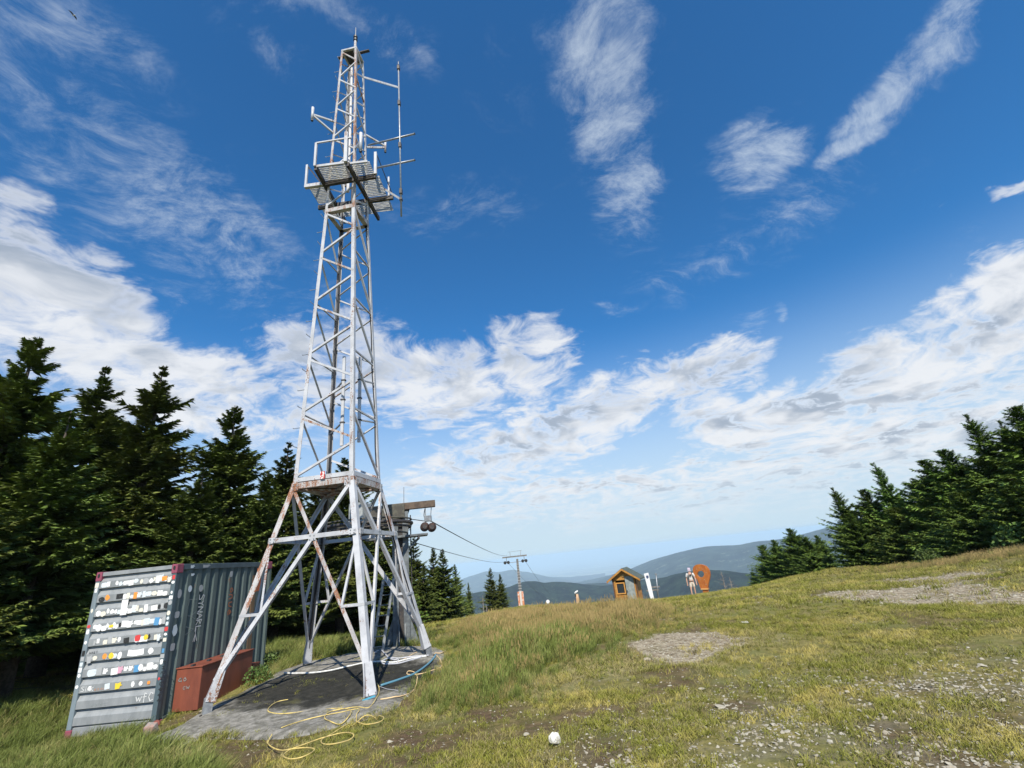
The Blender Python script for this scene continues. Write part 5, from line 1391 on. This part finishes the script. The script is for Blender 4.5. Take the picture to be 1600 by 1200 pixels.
def tree(kind, px_top, py_top, D_, label, group, wide=1.0, name='spruce_tree', rot=None):
    me, tm, h = KIND[kind]; g_ = ground_at(px_top, py_top, D_)
    top = at(px_top, py_top, D_); k = (top[2] - g_[2]) / h
    g_ = ground_at(px_top, py_top, D_)
    r = root(name, g_ - [0, 0, .05], label, 'tree', group); r.rotation_euler = (0, 0, rot if rot is not None else random.uniform(0, 6.28)); r.scale = (k * wide, k * wide, k)
    for n_, m in (('trunk', tm), ('crown', me)):
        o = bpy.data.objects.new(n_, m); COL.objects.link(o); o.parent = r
    return r


GL_ = 'tall spruces behind the container'
LEFT = [('tallB', 55, 523, 19.5, 1.0, 'tallest dark spruce at the left edge, its tip above the rest'),
        ('tallA', -75, 560, 20, 1.1, 'dark spruce cut off by the left edge, behind the tallest one'), ('tallC', 165, 571, 23.5, 1.1, 'dark spruce with crooked thin tip just right of the tallest one'),
        ('tallA', 256, 569, 23, 1.05, 'pointed dark spruce standing over the sticker-covered end of the container'), ('tallB', 372, 632, 22.5, 1.05, 'full dark spruce whose tip shows left of the mast shaft'),
        ('tallC', 448, 688, 24, 1.1, 'dark spruce whose tip peeks out at the left leg of the mast shaft'), ('tallA', 112, 640, 17.5, 1.15, 'lower dark spruce at the front of the stand, above the container'),
        ('tallC', 315, 728, 20.5, 1.3, 'bushy spruce filling the gap behind the magenta container corner'), ('tallB', 538, 712, 26, 1.1, 'dark spruce seen through the mast ring between its legs'),
        ('tallA', 600, 790, 27, 1.0, 'dark spruce behind the lift wheel'), ('tallC', 500, 745, 23, 1.2, 'broad spruce behind the mast diagonals'), ('tallB', 420, 738, 21.5, 1.2, 'spruce just behind the far end of the container'),
        ('tallC', 10, 620, 23, 1.1, 'spruce in the shade between the left edge and the tallest one'), ('tallA', 210, 660, 28, 1.3, 'spruce deep in the stand behind the two pointed tips'),
        ('tallB', 560, 800, 31, 1.2, 'low spruce deep behind the mast legs'), ('tallC', 480, 800, 31, 1.3, 'low spruce deep in the stand left of the mast centre'), ('tallA', 350, 740, 30, 1.4, 'shaded spruce deep in the stand behind the container roof'),
        ('tallB', 90, 700, 27, 1.5, 'shaded spruce deep in the stand at the left'), ('tallC', -40, 640, 15.5, 1.0, 'near spruce whose branches reach in from the left edge'), ('tallA', 625, 835, 33, 1.0, 'spruce right behind the station column')]
for i, (k, x, y, d_, wd__, lb) in enumerate(LEFT): tree(k, x, y, d_, lb, GL_, wd__ * 1.15)
DEEP = ['off the left edge, behind the near reaching branches', 'at the left edge behind the tallest spruce', 'behind the trunk of the tallest spruce', 'between the tallest spruce and the crooked-tipped one', 'behind the crooked-tipped spruce',
        'above the left top corner of the container', 'above the middle of the sticker-covered end', 'above the right top corner of the container', 'above the front half of the container side', 'above the far half of the container side',
        'behind the left leg of the mast', 'behind the first crossing of the mast braces', 'behind the back leg of the mast', 'behind the front leg of the mast', 'behind the lift wheel and cabinet', 'behind the right leg of the mast']
for i, q_ in enumerate(DEEP):
    tree(['tallA', 'tallB', 'tallC'][i % 3], -120 + i * 49 + random.uniform(-12, 12), random.uniform(790, 850), random.uniform(31, 42), 'dark spruce deep in the shaded stand ' + q_, 'shaded spruces deep in the stand', 2.0)
LOW = [(415, 905, 'beside the far container corner'), (450, 895, 'left of the back foot of the mast'), (480, 905, 'right behind the back foot of the mast'), (508, 890, 'between the back foot and the middle of the slab'), (540, 900, 'left of the front leg'),
       (568, 905, 'just right of the front leg'), (598, 895, 'behind the sloping cable tray'), (60, 960, 'below the tallest spruce at the left'), (20, 950, 'at the left edge'), (105, 965, 'left of the container'), (150, 955, 'behind the left container post')]
for i, (x, y, q_) in enumerate(LOW):
    tree('youngB', x, y, 29 + (i % 3) * 2, 'low shaded spruce, ' + q_, 'low spruces under the tall stand', 1.7, 'young_spruce')
MID = [('slim', 645, 838, 34, 1.3, 'uneven spruce right of the lift station column'), ('slim', 675, 854, 36, 1.2, 'narrow-topped spruce in the clump right of the station'), ('slim', 692, 856, 35, 1.4, 'fullest spruce of the clump right of the station'),
       ('slim', 710, 880, 38, 1.0, 'short spruce at the right end of the clump beside the station'), ('slim', 731, 909, 47, .8, 'small lone spruce between the clump and the twin-topped pair'), ('slim', 765, 886, 50, 1.1, 'taller of the twin spruces left of the pylon'), ('slim', 780, 896, 50, 1.2, 'shorter of the twin spruces left of the pylon'), ('slim', 660, 880, 31, 1.2, 'dense spruce low behind the right foot of the mast')]
for (k, x, y, d_, wd__, lb) in MID: tree(k, x, y, d_, lb, 'spruces beyond the meadow', wd__)
RIGHT = [('youngB', 1193, 851, 52, .9, 'outermost small spruce at the left end of the row'), ('youngA', 1210, 842, 50, .9, 'slim small spruce second from the left end of the row'), ('youngA', 1236, 824, 48, 1.1, 'dense dark spruce highest in the left clump of the row'),
         ('youngB', 1258, 838, 46, 1.1, 'spruce right of the highest one in the left clump'), ('youngA', 1277, 835, 47, .9, 'pointed spruce closing the left clump of the row'), ('lean', 1306, 760, 40, .95, 'thin-topped spruce at the start of the tall part of the row'),
         ('youngA', 1328, 800, 38, 1.1, 'low bushy spruce in front of the thin-topped ones'), ('youngA', 1351, 763, 39, 1.0, 'spruce with fine tip left of the tall leaning one'), ('lean', 1374, 720, 38, .75, 'tall leaning spruce with a clump of needles at its crooked top'),
         ('youngB', 1400, 792, 36, 1.1, 'bushy spruce under the crooked-topped one'), ('youngB', 1430, 750, 37, 1.0, 'rounded spruce between the crooked one and the next tips'), ('youngA', 1449, 716, 36, 1.0, 'dark pointed spruce in the middle of the tall row'), ('youngA', 1480, 700, 35, 1.1, 'broad spruce right of the middle of the row'),
         ('lean', 1516, 646, 34, .85, 'bare-tipped leaning spruce standing above the row'), ('youngB', 1540, 712, 33, 1.1, 'full spruce filling the row right of the bare-tipped one'), ('lean', 1566, 655, 35, .7, 'thin spruce with sparse tip near the right edge'), ('youngA', 1588, 634, 33, 1.0, 'tallest full spruce by the right edge'),
         ('youngB', 1640, 650, 31, 1.1, 'spruce cut off by the right edge'), ('youngB', 1500, 765, 32, 1.1, 'low front spruce on the right with branches down to the grass'), ('youngA', 1575, 740, 30, 1.1, 'low front spruce nearest the right edge'), ('youngA', 1290, 862, 42, .9, 'knee-high spruce between the two parts of the row'),
         ('youngB', 1176, 893, 54, .7, 'tiny spruce at the very left foot of the row'), ('youngB', 1460, 790, 34, 1.1, 'low front spruce in the middle of the tall row')]
for (k, x, y, d_, wd__, lb) in RIGHT: tree(k, x, y, d_, lb, 'young spruces along the right edge of the meadow', wd__ * 1.3, 'young_spruce', random.uniform(-.5, .5))


def dead_tree(px, ytop, D_, label, h_w=.35, n=14, name='dead_tree'):
    g_ = ground_at(px, ytop + 20, D_); top = at(px, ytop, D_); h = max(.5, top[2] - g_[2]); r = root(name, g_, label, 'dead tree', 'bare dead trees')
    k_ = MB(); k_.tube([g_ - [0, 0, .2], g_ + [.03, 0, h * .5], (g_[0], g_[1], g_[2] + h)], [.05, .035, .012], 6); k_.build('trunk', M_gw, r)
    k_ = MB()
    for i in range(n):
        z = h * (.2 + .75 * i / max(n, 1)); a = random.uniform(0, 6.28); l = h_w * h * (1 - i / n) * random.uniform(.6, 1.2) + .08
        k_.tube([g_ + [0, 0, z], g_ + [math.cos(a) * l, math.sin(a) * l * .6, z + l * .35]], [.018, .006], 4, caps=False)
    if n: k_.build('bare_branches', M_gw, r)


dead_tree(1131, 892, 45, 'leafless dead spruce with pale twigs right of the orange pin', .35, 18); dead_tree(1144, 901, 46, 'smaller leafless dead spruce left of the spruce row', .4, 14)
for (x, y, d_, lb) in ((755, 930, 42, 'tall pale bare snag between the small spruce and the pair'), (761, 944, 40, 'short tilted bare snag beside the tall snag'), (794, 938, 50, 'thin bare stem right of the twin spruces'), (703, 952, 36, 'bare stem under the station-side clump')):
    dead_tree(x, y, d_, lb, .12, 4, 'dead_snag')

# low bushes under the right trees and by the container
def bush(px, py, D_, s, label, m=None, name='bush', nf=900):
    g_ = hit(px, py) if D_ is None else ground_at(px, py, D_); r = np.random.default_rng(int(px)); a = r.random(nf) * 6.28; q = r.random(nf) ** .5; z = r.random(nf) ** .8
    rad = q * s * (1 - .5 * z); c = np.stack([g_[0] + np.cos(a) * rad, g_[1] + np.sin(a) * rad, g_[2] + z * s * .9], 1)
    d1 = r.normal(0, 1, (nf, 3)); d1 /= np.linalg.norm(d1, axis=1, keepdims=True); d2 = np.cross(d1, r.normal(0, 1, (nf, 3))); d2 /= np.linalg.norm(d2, axis=1, keepdims=True); l = (s * .085 * r.uniform(.6, 1.3, nf))[:, None]
    Vv = np.stack([c - d1 * l, c + d2 * l * .5, c + d1 * l, c - d2 * l * .5], 1).reshape(-1, 3)
    me = quick_mesh(name, Vv, np.arange(nf * 4).reshape(-1, 4), 4, [m or M_leaf], False, {'tone': ('FACE', r.random(nf))}); o = bpy.data.objects.new(name, me); COL.objects.link(o); tag(o, label, 'bush'); return o


M_leaf = mat('bush_leaves', foliage_mat((.05, .10, .02), (.10, .17, .035), (.12, .16, .04)), .6)
bush(1385, 881, None, .8, 'bright green low bush under the spruces in the middle of the row'); bush(1312, 888, None, .6, 'small bright bush at the foot of the thin-topped spruce'); bush(1590, 838, 29.5, 1.1, 'bright green bush at the right edge below the tallest spruce')
bush(1450, 872, 31, .7, 'green shrub under the low front spruce, right of the middle'); bush(402, 1068, None, .34, 'leafy nettle clump at the far corner of the container', name='shrub', nf=420); bush(415, 1050, None, .42, 'green shrub growing behind the far container corner', name='shrub', nf=420)

# ------------------------------------------------------------------ scatter helper (geometry nodes): grass and small stones
def scatter(name, P, rot, scl, idx, protos, mats_):
    me = bpy.data.meshes.new(name); me.vertices.add(len(P)); me.vertices.foreach_set('co', np.asarray(P, np.float32).ravel())
    a = me.attributes.new('rot', 'FLOAT_VECTOR', 'POINT'); a.data.foreach_set('vector', np.asarray(rot, np.float32).ravel())
    a = me.attributes.new('scl', 'FLOAT_VECTOR', 'POINT'); a.data.foreach_set('vector', np.asarray(scl, np.float32).ravel())
    a = me.attributes.new('idx', 'INT', 'POINT'); a.data.foreach_set('value', np.asarray(idx, np.int32))
    for m in mats_: me.materials.append(m)
    o = bpy.data.objects.new(name, me); COL.objects.link(o)
    ng = bpy.data.node_groups.new(name, 'GeometryNodeTree'); ng.interface.new_socket('Geometry', in_out='INPUT', socket_type='NodeSocketGeometry'); ng.interface.new_socket('Geometry', in_out='OUTPUT', socket_type='NodeSocketGeometry')
    N = ng.nodes; L = ng.links; gi = N.new('NodeGroupInput'); go = N.new('NodeGroupOutput'); ip = N.new('GeometryNodeInstanceOnPoints'); mp_ = N.new('GeometryNodeMeshToPoints')
    gg = N.new('GeometryNodeGeometryToInstance')
    for pm in reversed(list(protos)):   # the socket reads its links last to first
        oi = N.new('GeometryNodeObjectInfo'); po = bpy.data.objects.new(name + '_source', pm); oi.inputs[0].default_value = po; L.new(oi.outputs['Geometry'], gg.inputs[0])
    def attr(nm, dt): n = N.new('GeometryNodeInputNamedAttribute'); n.data_type = dt; n.inputs[0].default_value = nm; return n.outputs['Attribute']
    L.new(gi.outputs[0], mp_.inputs[0]); L.new(mp_.outputs[0], ip.inputs['Points']); L.new(gg.outputs[0], ip.inputs['Instance']); ip.inputs['Pick Instance'].default_value = True
    L.new(attr('idx', 'INT'), ip.inputs['Instance Index']); L.new(attr('scl', 'FLOAT_VECTOR'), ip.inputs['Scale'])
    er = N.new('FunctionNodeEulerToRotation'); L.new(attr('rot', 'FLOAT_VECTOR'), er.inputs[0]); L.new(er.outputs[0], ip.inputs['Rotation'])
    L.new(ip.outputs[0], go.inputs[0])
    md = o.modifiers.new('scatter', 'NODES'); md.node_group = ng; return o


def grass_mat(base, tip, dry, droughty):
    def f(t):
        v = t.node('ShaderNodeAttribute', attribute_name='tone').outputs['Fac']; rn = t.node('ShaderNodeObjectInfo').outputs['Random']; p = pos(t)
        n = t.noise(p, .9, 4, .6); n2 = t.noise(p, 4.5, 3, .6)
        c = t.mix(v, base, tip); k = t.math('ADD', t.math('MULTIPLY', n, .7), t.math('MULTIPLY', n2, .3)); c = t.mix(t.ramp(k, .62 - droughty, .80 - droughty), c, dry)
        hs = t.node('ShaderNodeHueSaturation'); t.put(hs.inputs['Color'], c); t.put(hs.inputs['Value'], t.math('ADD', .72, t.math('MULTIPLY', t.noise(p, 23, 2, .6), .56))); return hs.outputs[0]
    return f


M_g1 = mat('short_green_grass', grass_mat((.075, .085, .012), (.255, .26, .042), (.40, .33, .095), .16), .7, spec=.2)
M_g2 = mat('dry_grass', grass_mat((.17, .145, .06), (.38, .33, .14), (.44, .37, .18), .1), .8, spec=.15)
M_g3 = mat('lush_grass', grass_mat((.05, .07, .014), (.18, .22, .05), (.32, .29, .11), .12), .65, spec=.25)
M_g4 = mat('meadow_seed_grass', grass_mat((.085, .10, .022), (.29, .22, .09), (.36, .27, .12), .16), .8, spec=.15)


def tuft(name, n, h, spread, bend, wd_, m, seed, wind=.25, seeds=0):
    g = np.random.default_rng(seed); V = []; Fq = []; tone = []
    for i in range(n):
        a = g.uniform(0, 6.28); r = spread * math.sqrt(g.random()); x, y = r * math.cos(a), r * math.sin(a); hh = h * g.uniform(.55, 1.15); b = bend * g.uniform(.3, 1.3); da = g.uniform(0, 6.28)
        dx_, dy_ = math.cos(da) * b + wind, math.sin(da) * b; fa = g.uniform(0, 3.14); wx_, wy_ = math.cos(fa) * wd_, math.sin(fa) * wd_; o = len(V); tb_ = g.uniform(0, .5)
        for k, (q, ww) in enumerate(((0, 1), (.45, .8), (.8, .5), (1.0, .08))):
            cxx = x + dx_ * hh * q * q; cyy = y + dy_ * hh * q * q; zz3 = hh * q * (1 - .25 * q * b)
            V += [(cxx - wx_ * ww, cyy - wy_ * ww, zz3), (cxx + wx_ * ww, cyy + wy_ * ww, zz3)]
        for k in range(3): Fq.append((o + 2 * k, o + 2 * k + 1, o + 2 * k + 3, o + 2 * k + 2)); tone.append(min(1, .1 + .35 * k + tb_ * .5))
        if i < seeds:
            tipx, tipy, tz = V[-1]; o = len(V)
            V += [(tipx - .006, tipy, tz - .05 * h / .5), (tipx + .006, tipy, tz - .05 * h / .5), (tipx + .004, tipy + .004, tz + .05), (tipx - .004, tipy, tz + .05)]; Fq.append((o, o + 1, o + 2, o + 3)); tone.append(1.0)
    return quick_mesh(name, V, Fq, 4, [m], False, {'tone': ('FACE', tone)})


TUFTS = [tuft('t', 22, .075, .09, .8, .0035, M_g1, 1), tuft('t', 20, .06, .10, .9, .003, M_g2, 2), tuft('t', 22, .075, .10, 1.1, .0042, M_g1, 3),      # 0,1,2 short
         tuft('t', 26, .26, .10, .55, .0045, M_g3, 4, .35), tuft('t', 24, .24, .10, .7, .004, M_g2, 5, .4), tuft('t', 24, .30, .12, .5, .0048, M_g3, 6, .35),   # 3,4,5 lush
         tuft('t', 26, .46, .16, .35, .0045, M_g4, 7, .25, 14), tuft('t', 24, .42, .15, .4, .005, M_g3, 8, .2, 4), tuft('t', 22, .50, .16, .35, .004, M_g4, 9, .25, 16)]   # 6,7,8 tall
# a coarser set for far ground
g_ = np.random.default_rng(77)
BANDS_G = [(2.6, 7.5, 430, 1.0), (7.5, 14, 220, 1.1), (14, 26, 60, 1.6), (26, 66, 18, 2.2)]
GP, GR, GS, GI = [], [], [], []
for (r0, r1, dn, ks) in BANDS_G:
    A0, A1 = (-.95, .92); area = (A1 - A0) / 2 * (r1 ** 2 - r0 ** 2); n = int(area * dn)
    r = np.sqrt(g_.uniform(r0 ** 2, r1 ** 2, n)); a = g_.uniform(A0, A1, n); x = np.sin(a) * r; y = np.cos(a) * r
    m = masks(x, y); rnd = g_.random(n); rn2 = g_.random(n); n1 = fbm(x, y, 1.1, 3, 41); n2 = fbm(x, y, .45, 2, 43)
    under = ((x < -6.45) & (x > -8.1) & (y > 8.95) & (y < 12.2)); hide = (m['slab'] > .72) & ((n2 < .70) | (m['slab'] < .9)) & (rnd > .015)
    forest = (y > 13.5) & (x < -9.5 - (y - 14) * .1) & (rn2 > .25)
    dens = np.ones(n) * np.clip(.6 + (n1 - .5) * 3.0, .2, 1); dens *= 1 - .88 * np.clip(m['gravel'] * 1.5, 0, 1); dens *= 1 - .88 * np.clip(m['dirt'] * 1.6, 0, 1); dens *= 1 - .84 * m['rock'] * (n1 < .60)
    dens = np.where(m['lush'] > .5, np.maximum(dens, .8), dens); dens = np.where(m['tall'] > .5, np.maximum(dens * .9, .70), dens)
    dens = np.where((m['dry'] > .5) & (m['gravel'] < .3), np.maximum(dens, .85), dens); kp = (rnd < dens) & ~under & ~hide & ~forest
    lush = (m['lush'] > g_.random(n)); tall = (m['tall'] > g_.random(n)) ; dry = m['dry'] > g_.random(n)
    ty = np.where(g_.random(n) < .35, 1, np.where(g_.random(n) < .5, 0, 2)); ty = np.where(dry & (g_.random(n) < .7), 1, ty)
    ty = np.where(lush, np.where(g_.random(n) < .22, 4, np.where(g_.random(n) < .5, 3, 5)), ty)
    px_, py2_ = project(np.stack([x, y, height(x, y, False)], 1)); gold = np.clip((1015 - py2_) / 60, .12, .85)
    ty = np.where(tall, np.where(g_.random(n) < gold, np.where(g_.random(n) < .5, 6, 8), 7), ty)
    s = ks * g_.uniform(.65, 1.3, n) * np.where(tall, np.interp(r, [9, 13, 14, 26, 26.1, 45], [.74, .66, .40, .23, .17, .15]), 1) * np.where(lush & (r > 9) & (x < -4), .8, 1) * np.where(lush, .8, 1) * np.where(tall | lush, 1, .82)
    s = np.where((ty < 3) & (r > 14), s * 1.15, s)
    edge = np.where(tall, np.clip(m['tall'] * 1.15, .25, 1) * np.clip(.35 + 1.3 * fbm(x, y, 1.6, 3, 71), .5, 1.25), 1) * np.where(lush, np.clip(m['lush'] * 1.2, .35, 1), 1); s = s * edge * np.where(dry, 1.15, 1)
    z = height(x, y); z = np.where(m['slab'] > .3, z + .02, z)
    P_ = np.stack([x, y, z - .01], 1)[kp]; GP.append(P_); GI.append(ty[kp]); GS.append(np.stack([s * (1.15 if r0 > 13 else 1), s * (1.15 if r0 > 13 else 1), s * g_.uniform(.8, 1.15, n)], 1)[kp]); GR.append(np.stack([g_.normal(0, .08, n), g_.normal(0, .08, n), g_.normal(0, .9, n)], 1)[kp])
gr = scatter('meadow_grass', np.concatenate(GP), np.concatenate(GR), np.concatenate(GS), np.concatenate(GI), TUFTS, [M_g1, M_g2, M_g3, M_g4])
tag(gr, 'green and straw-coloured grass covering the summit meadow', 'grass', kind='stuff')


# stones
def rock_mesh(name, seed, flat, m, n=14):
    g = np.random.default_rng(seed); import bmesh
    bm = bmesh.new()
    for i in range(n):
        v = g.normal(0, 1, 3); v /= np.linalg.norm(v); v *= g.uniform(.75, 1.0); bm.verts.new((v[0], v[1] * .78, v[2] * flat))
    r_ = bmesh.ops.convex_hull(bm, input=bm.verts); bmesh.ops.delete(bm, geom=[e for e in r_['geom_interior'] if isinstance(e, bmesh.types.BMVert)], context='VERTS')
    me = bpy.data.meshes.new(name); bm.to_mesh(me); bm.free(); me.materials.append(m); return me


def stone_mat(t):
    p = pos(t); rn = t.node('ShaderNodeObjectInfo').outputs['Random']; n = t.noise(p, 22, 5, .65); c = t.mix(t.ramp(n, .35, .65), (.35, .31, .235), (.22, .19, .14)); c = t.mix(rn, c, (.38, .36, .30)); bump(t, n, .6, .01); return c


M_st = mat('pale_sandstone', stone_mat, .9, spec=.15)
SM = [rock_mesh('stone', i, f, M_st) for i, f in ((1, .35), (2, .22), (3, .5), (4, .28))]
SPt, SRt, SSt, SIt = [], [], [], []
for (r0, r1, dn, lo, hi) in ((2.8, 8, 900, .006, .026), (8, 14, 420, .009, .030), (14, 26, 110, .016, .05), (26, 42, 40, .03, .07)):
    A0, A1 = -.95, .92; area = (A1 - A0) / 2 * (r1 ** 2 - r0 ** 2); n = int(area * dn); r = np.sqrt(g_.uniform(r0 ** 2, r1 ** 2, n)); a = g_.uniform(A0, A1, n); x = np.sin(a) * r; y = np.cos(a) * r; m = masks(x, y)
    cl = np.clip(fbm(x, y, .7, 3, 61) * 5 - 2.2, 0, 1)
    pr_ = .007 + np.clip(m['gravel'] * 1.6, 0, 1) * .95 + m['rock'] * (.30 + .9 * cl) * 1.0 + m['dirt'] * .10; pr_ = pr_ * (1 - np.clip(m['tall'] + m['lush'] + m['slab'], 0, 1))
    kp = g_.random(n) < pr_; s = lo + (hi - lo) * g_.random(n) ** 3; s = s * np.where(m['rock'] > .4, 1.35, 1)
    big = g_.random(n) < .012; s = np.where(big & (m['gravel'] < .3), s * 1.8 + .01, s)
    SPt.append(np.stack([x, y, height(x, y) + s * .12], 1)[kp]); SSt.append(np.repeat(s[:, None], 3, 1)[kp]); SRt.append(np.stack([g_.normal(0, .2, n), g_.normal(0, .2, n), g_.uniform(0, 6.28, n)], 1)[kp]); SIt.append(g_.integers(0, 4, n)[kp])
sc = scatter('loose_stones', np.concatenate(SPt), np.concatenate(SRt), np.concatenate(SSt), np.concatenate(SIt), SM, [M_st])
tag(sc, 'pale loose gravel and stone chips strewn over the summit', 'gravel', kind='stuff')
print('grass', sum(map(len, GP)), 'stones', sum(map(len, SPt)))


def stone(px, py, w_, h_, flat, label, m=None, seed=1, rz=0.0, name='stone', n=26, sink=.25):
    p = hit(px, py); k = np.linalg.norm(hit(px, py) - on_z(px + 10, py, p[2])) / 10; me = rock_mesh(name, seed, flat, m or M_st, n)
    o = bpy.data.objects.new(name, me); COL.objects.link(o); s = w_ * k / 2; o.location = (p[0], p[1], p[2] + s * flat * (1 - sink)); o.scale = (s, s * h_, s); o.rotation_euler = (.1, .08, rz); tag(o, label, 'stone')
    return o


M_wst = mat('whitewashed_stone', speckled((.74, .73, .69), (.42, .40, .33), 26, .45, .62, bs=.8), .8)
stone(868, 1166, 21, .8, .95, 'white lumpy stone standing alone in the foreground grass', M_wst, 11, sink=.1, n=60); stone(822, 1149, 17, .7, .2, 'flat pale stone just up-left of the white lump', None, 12, .8)
stone(1165, 974, 20, .7, .16, 'flat square pale slab at the upper edge of the gravel patch', mat('pale_slab_stone', speckled((.50, .49, .46), (.42, .41, .38), 10), .8), 13, .3, n=10)
stone(233, 1150, 20, .9, .8, 'pinkish brick-like stone at the front corner of the container', mat('pink_stone', speckled((.32, .20, .17), (.24, .22, .2), 14), .9), 14, .4); stone(243, 1138, 12, .9, .8, 'small dark red stone behind the pinkish one', mat('dark_red_stone', speckled((.20, .06, .045), (.14, .05, .04), 14), .9), 15)
stone(1097, 1078, 15, .6, .3, 'pale stone chip alone on the dark soil below the gravel patch', None, 16); stone(1012, 1033, 14, .8, .5, 'rounded grey stone at the lower left rim of the gravel patch', None, 17); stone(1143, 1073, 12, .6, .3, 'small flat stone right of the lone chip on the dark soil', None, 18)
stone(1325, 1084, 12, .8, .6, 'chunky pale stone in the middle of the stony right foreground', None, 19); stone(1298, 1162, 14, .9, .55, 'larger whitish stone among the chips at the lower right', None, 20); stone(1480, 1113, 22, .5, .15, 'long flat flagstone in the stony right foreground', None, 21, .5)
stone(738, 1078, 6, .9, .6, 'tiny white stone at the edge of the tall grass', M_wst, 22); stone(302, 1139, 9, .9, .6, 'dark stone beside the left foot of the mast', mat('dark_stone', speckled((.10, .095, .09), (.06, .06, .055), 14), .9), 23)

# a bird high on the left
bd_c = at(115, 24, 55.0); bi = root('bird', bd_c, 'tiny pale bird gliding alone high in the upper left sky', 'bird')
k_ = MB(); k_.tube([bd_c + [-.22, 0, .03], bd_c + [-.05, 0, .0], bd_c + [.14, 0, 0], bd_c + [.24, 0, .02]], [.01, .06, .05, .015], 8); k_.build('body', mat('pale_feathers', lambda t: (.5, .5, .5), .8), bi, True)
for s_ in (-1, 1):
    k_ = MB(); k_.prism([bd_c + [-.08, 0, .03], bd_c + [.08, 0, .03], bd_c + [.02, s_ * .30, .12], bd_c + [-.16, s_ * .55, .10]], (0, 0, 1), .012); k_.build('wing', mat('dark_feathers', lambda t: (.08, .08, .09), .8), bi)
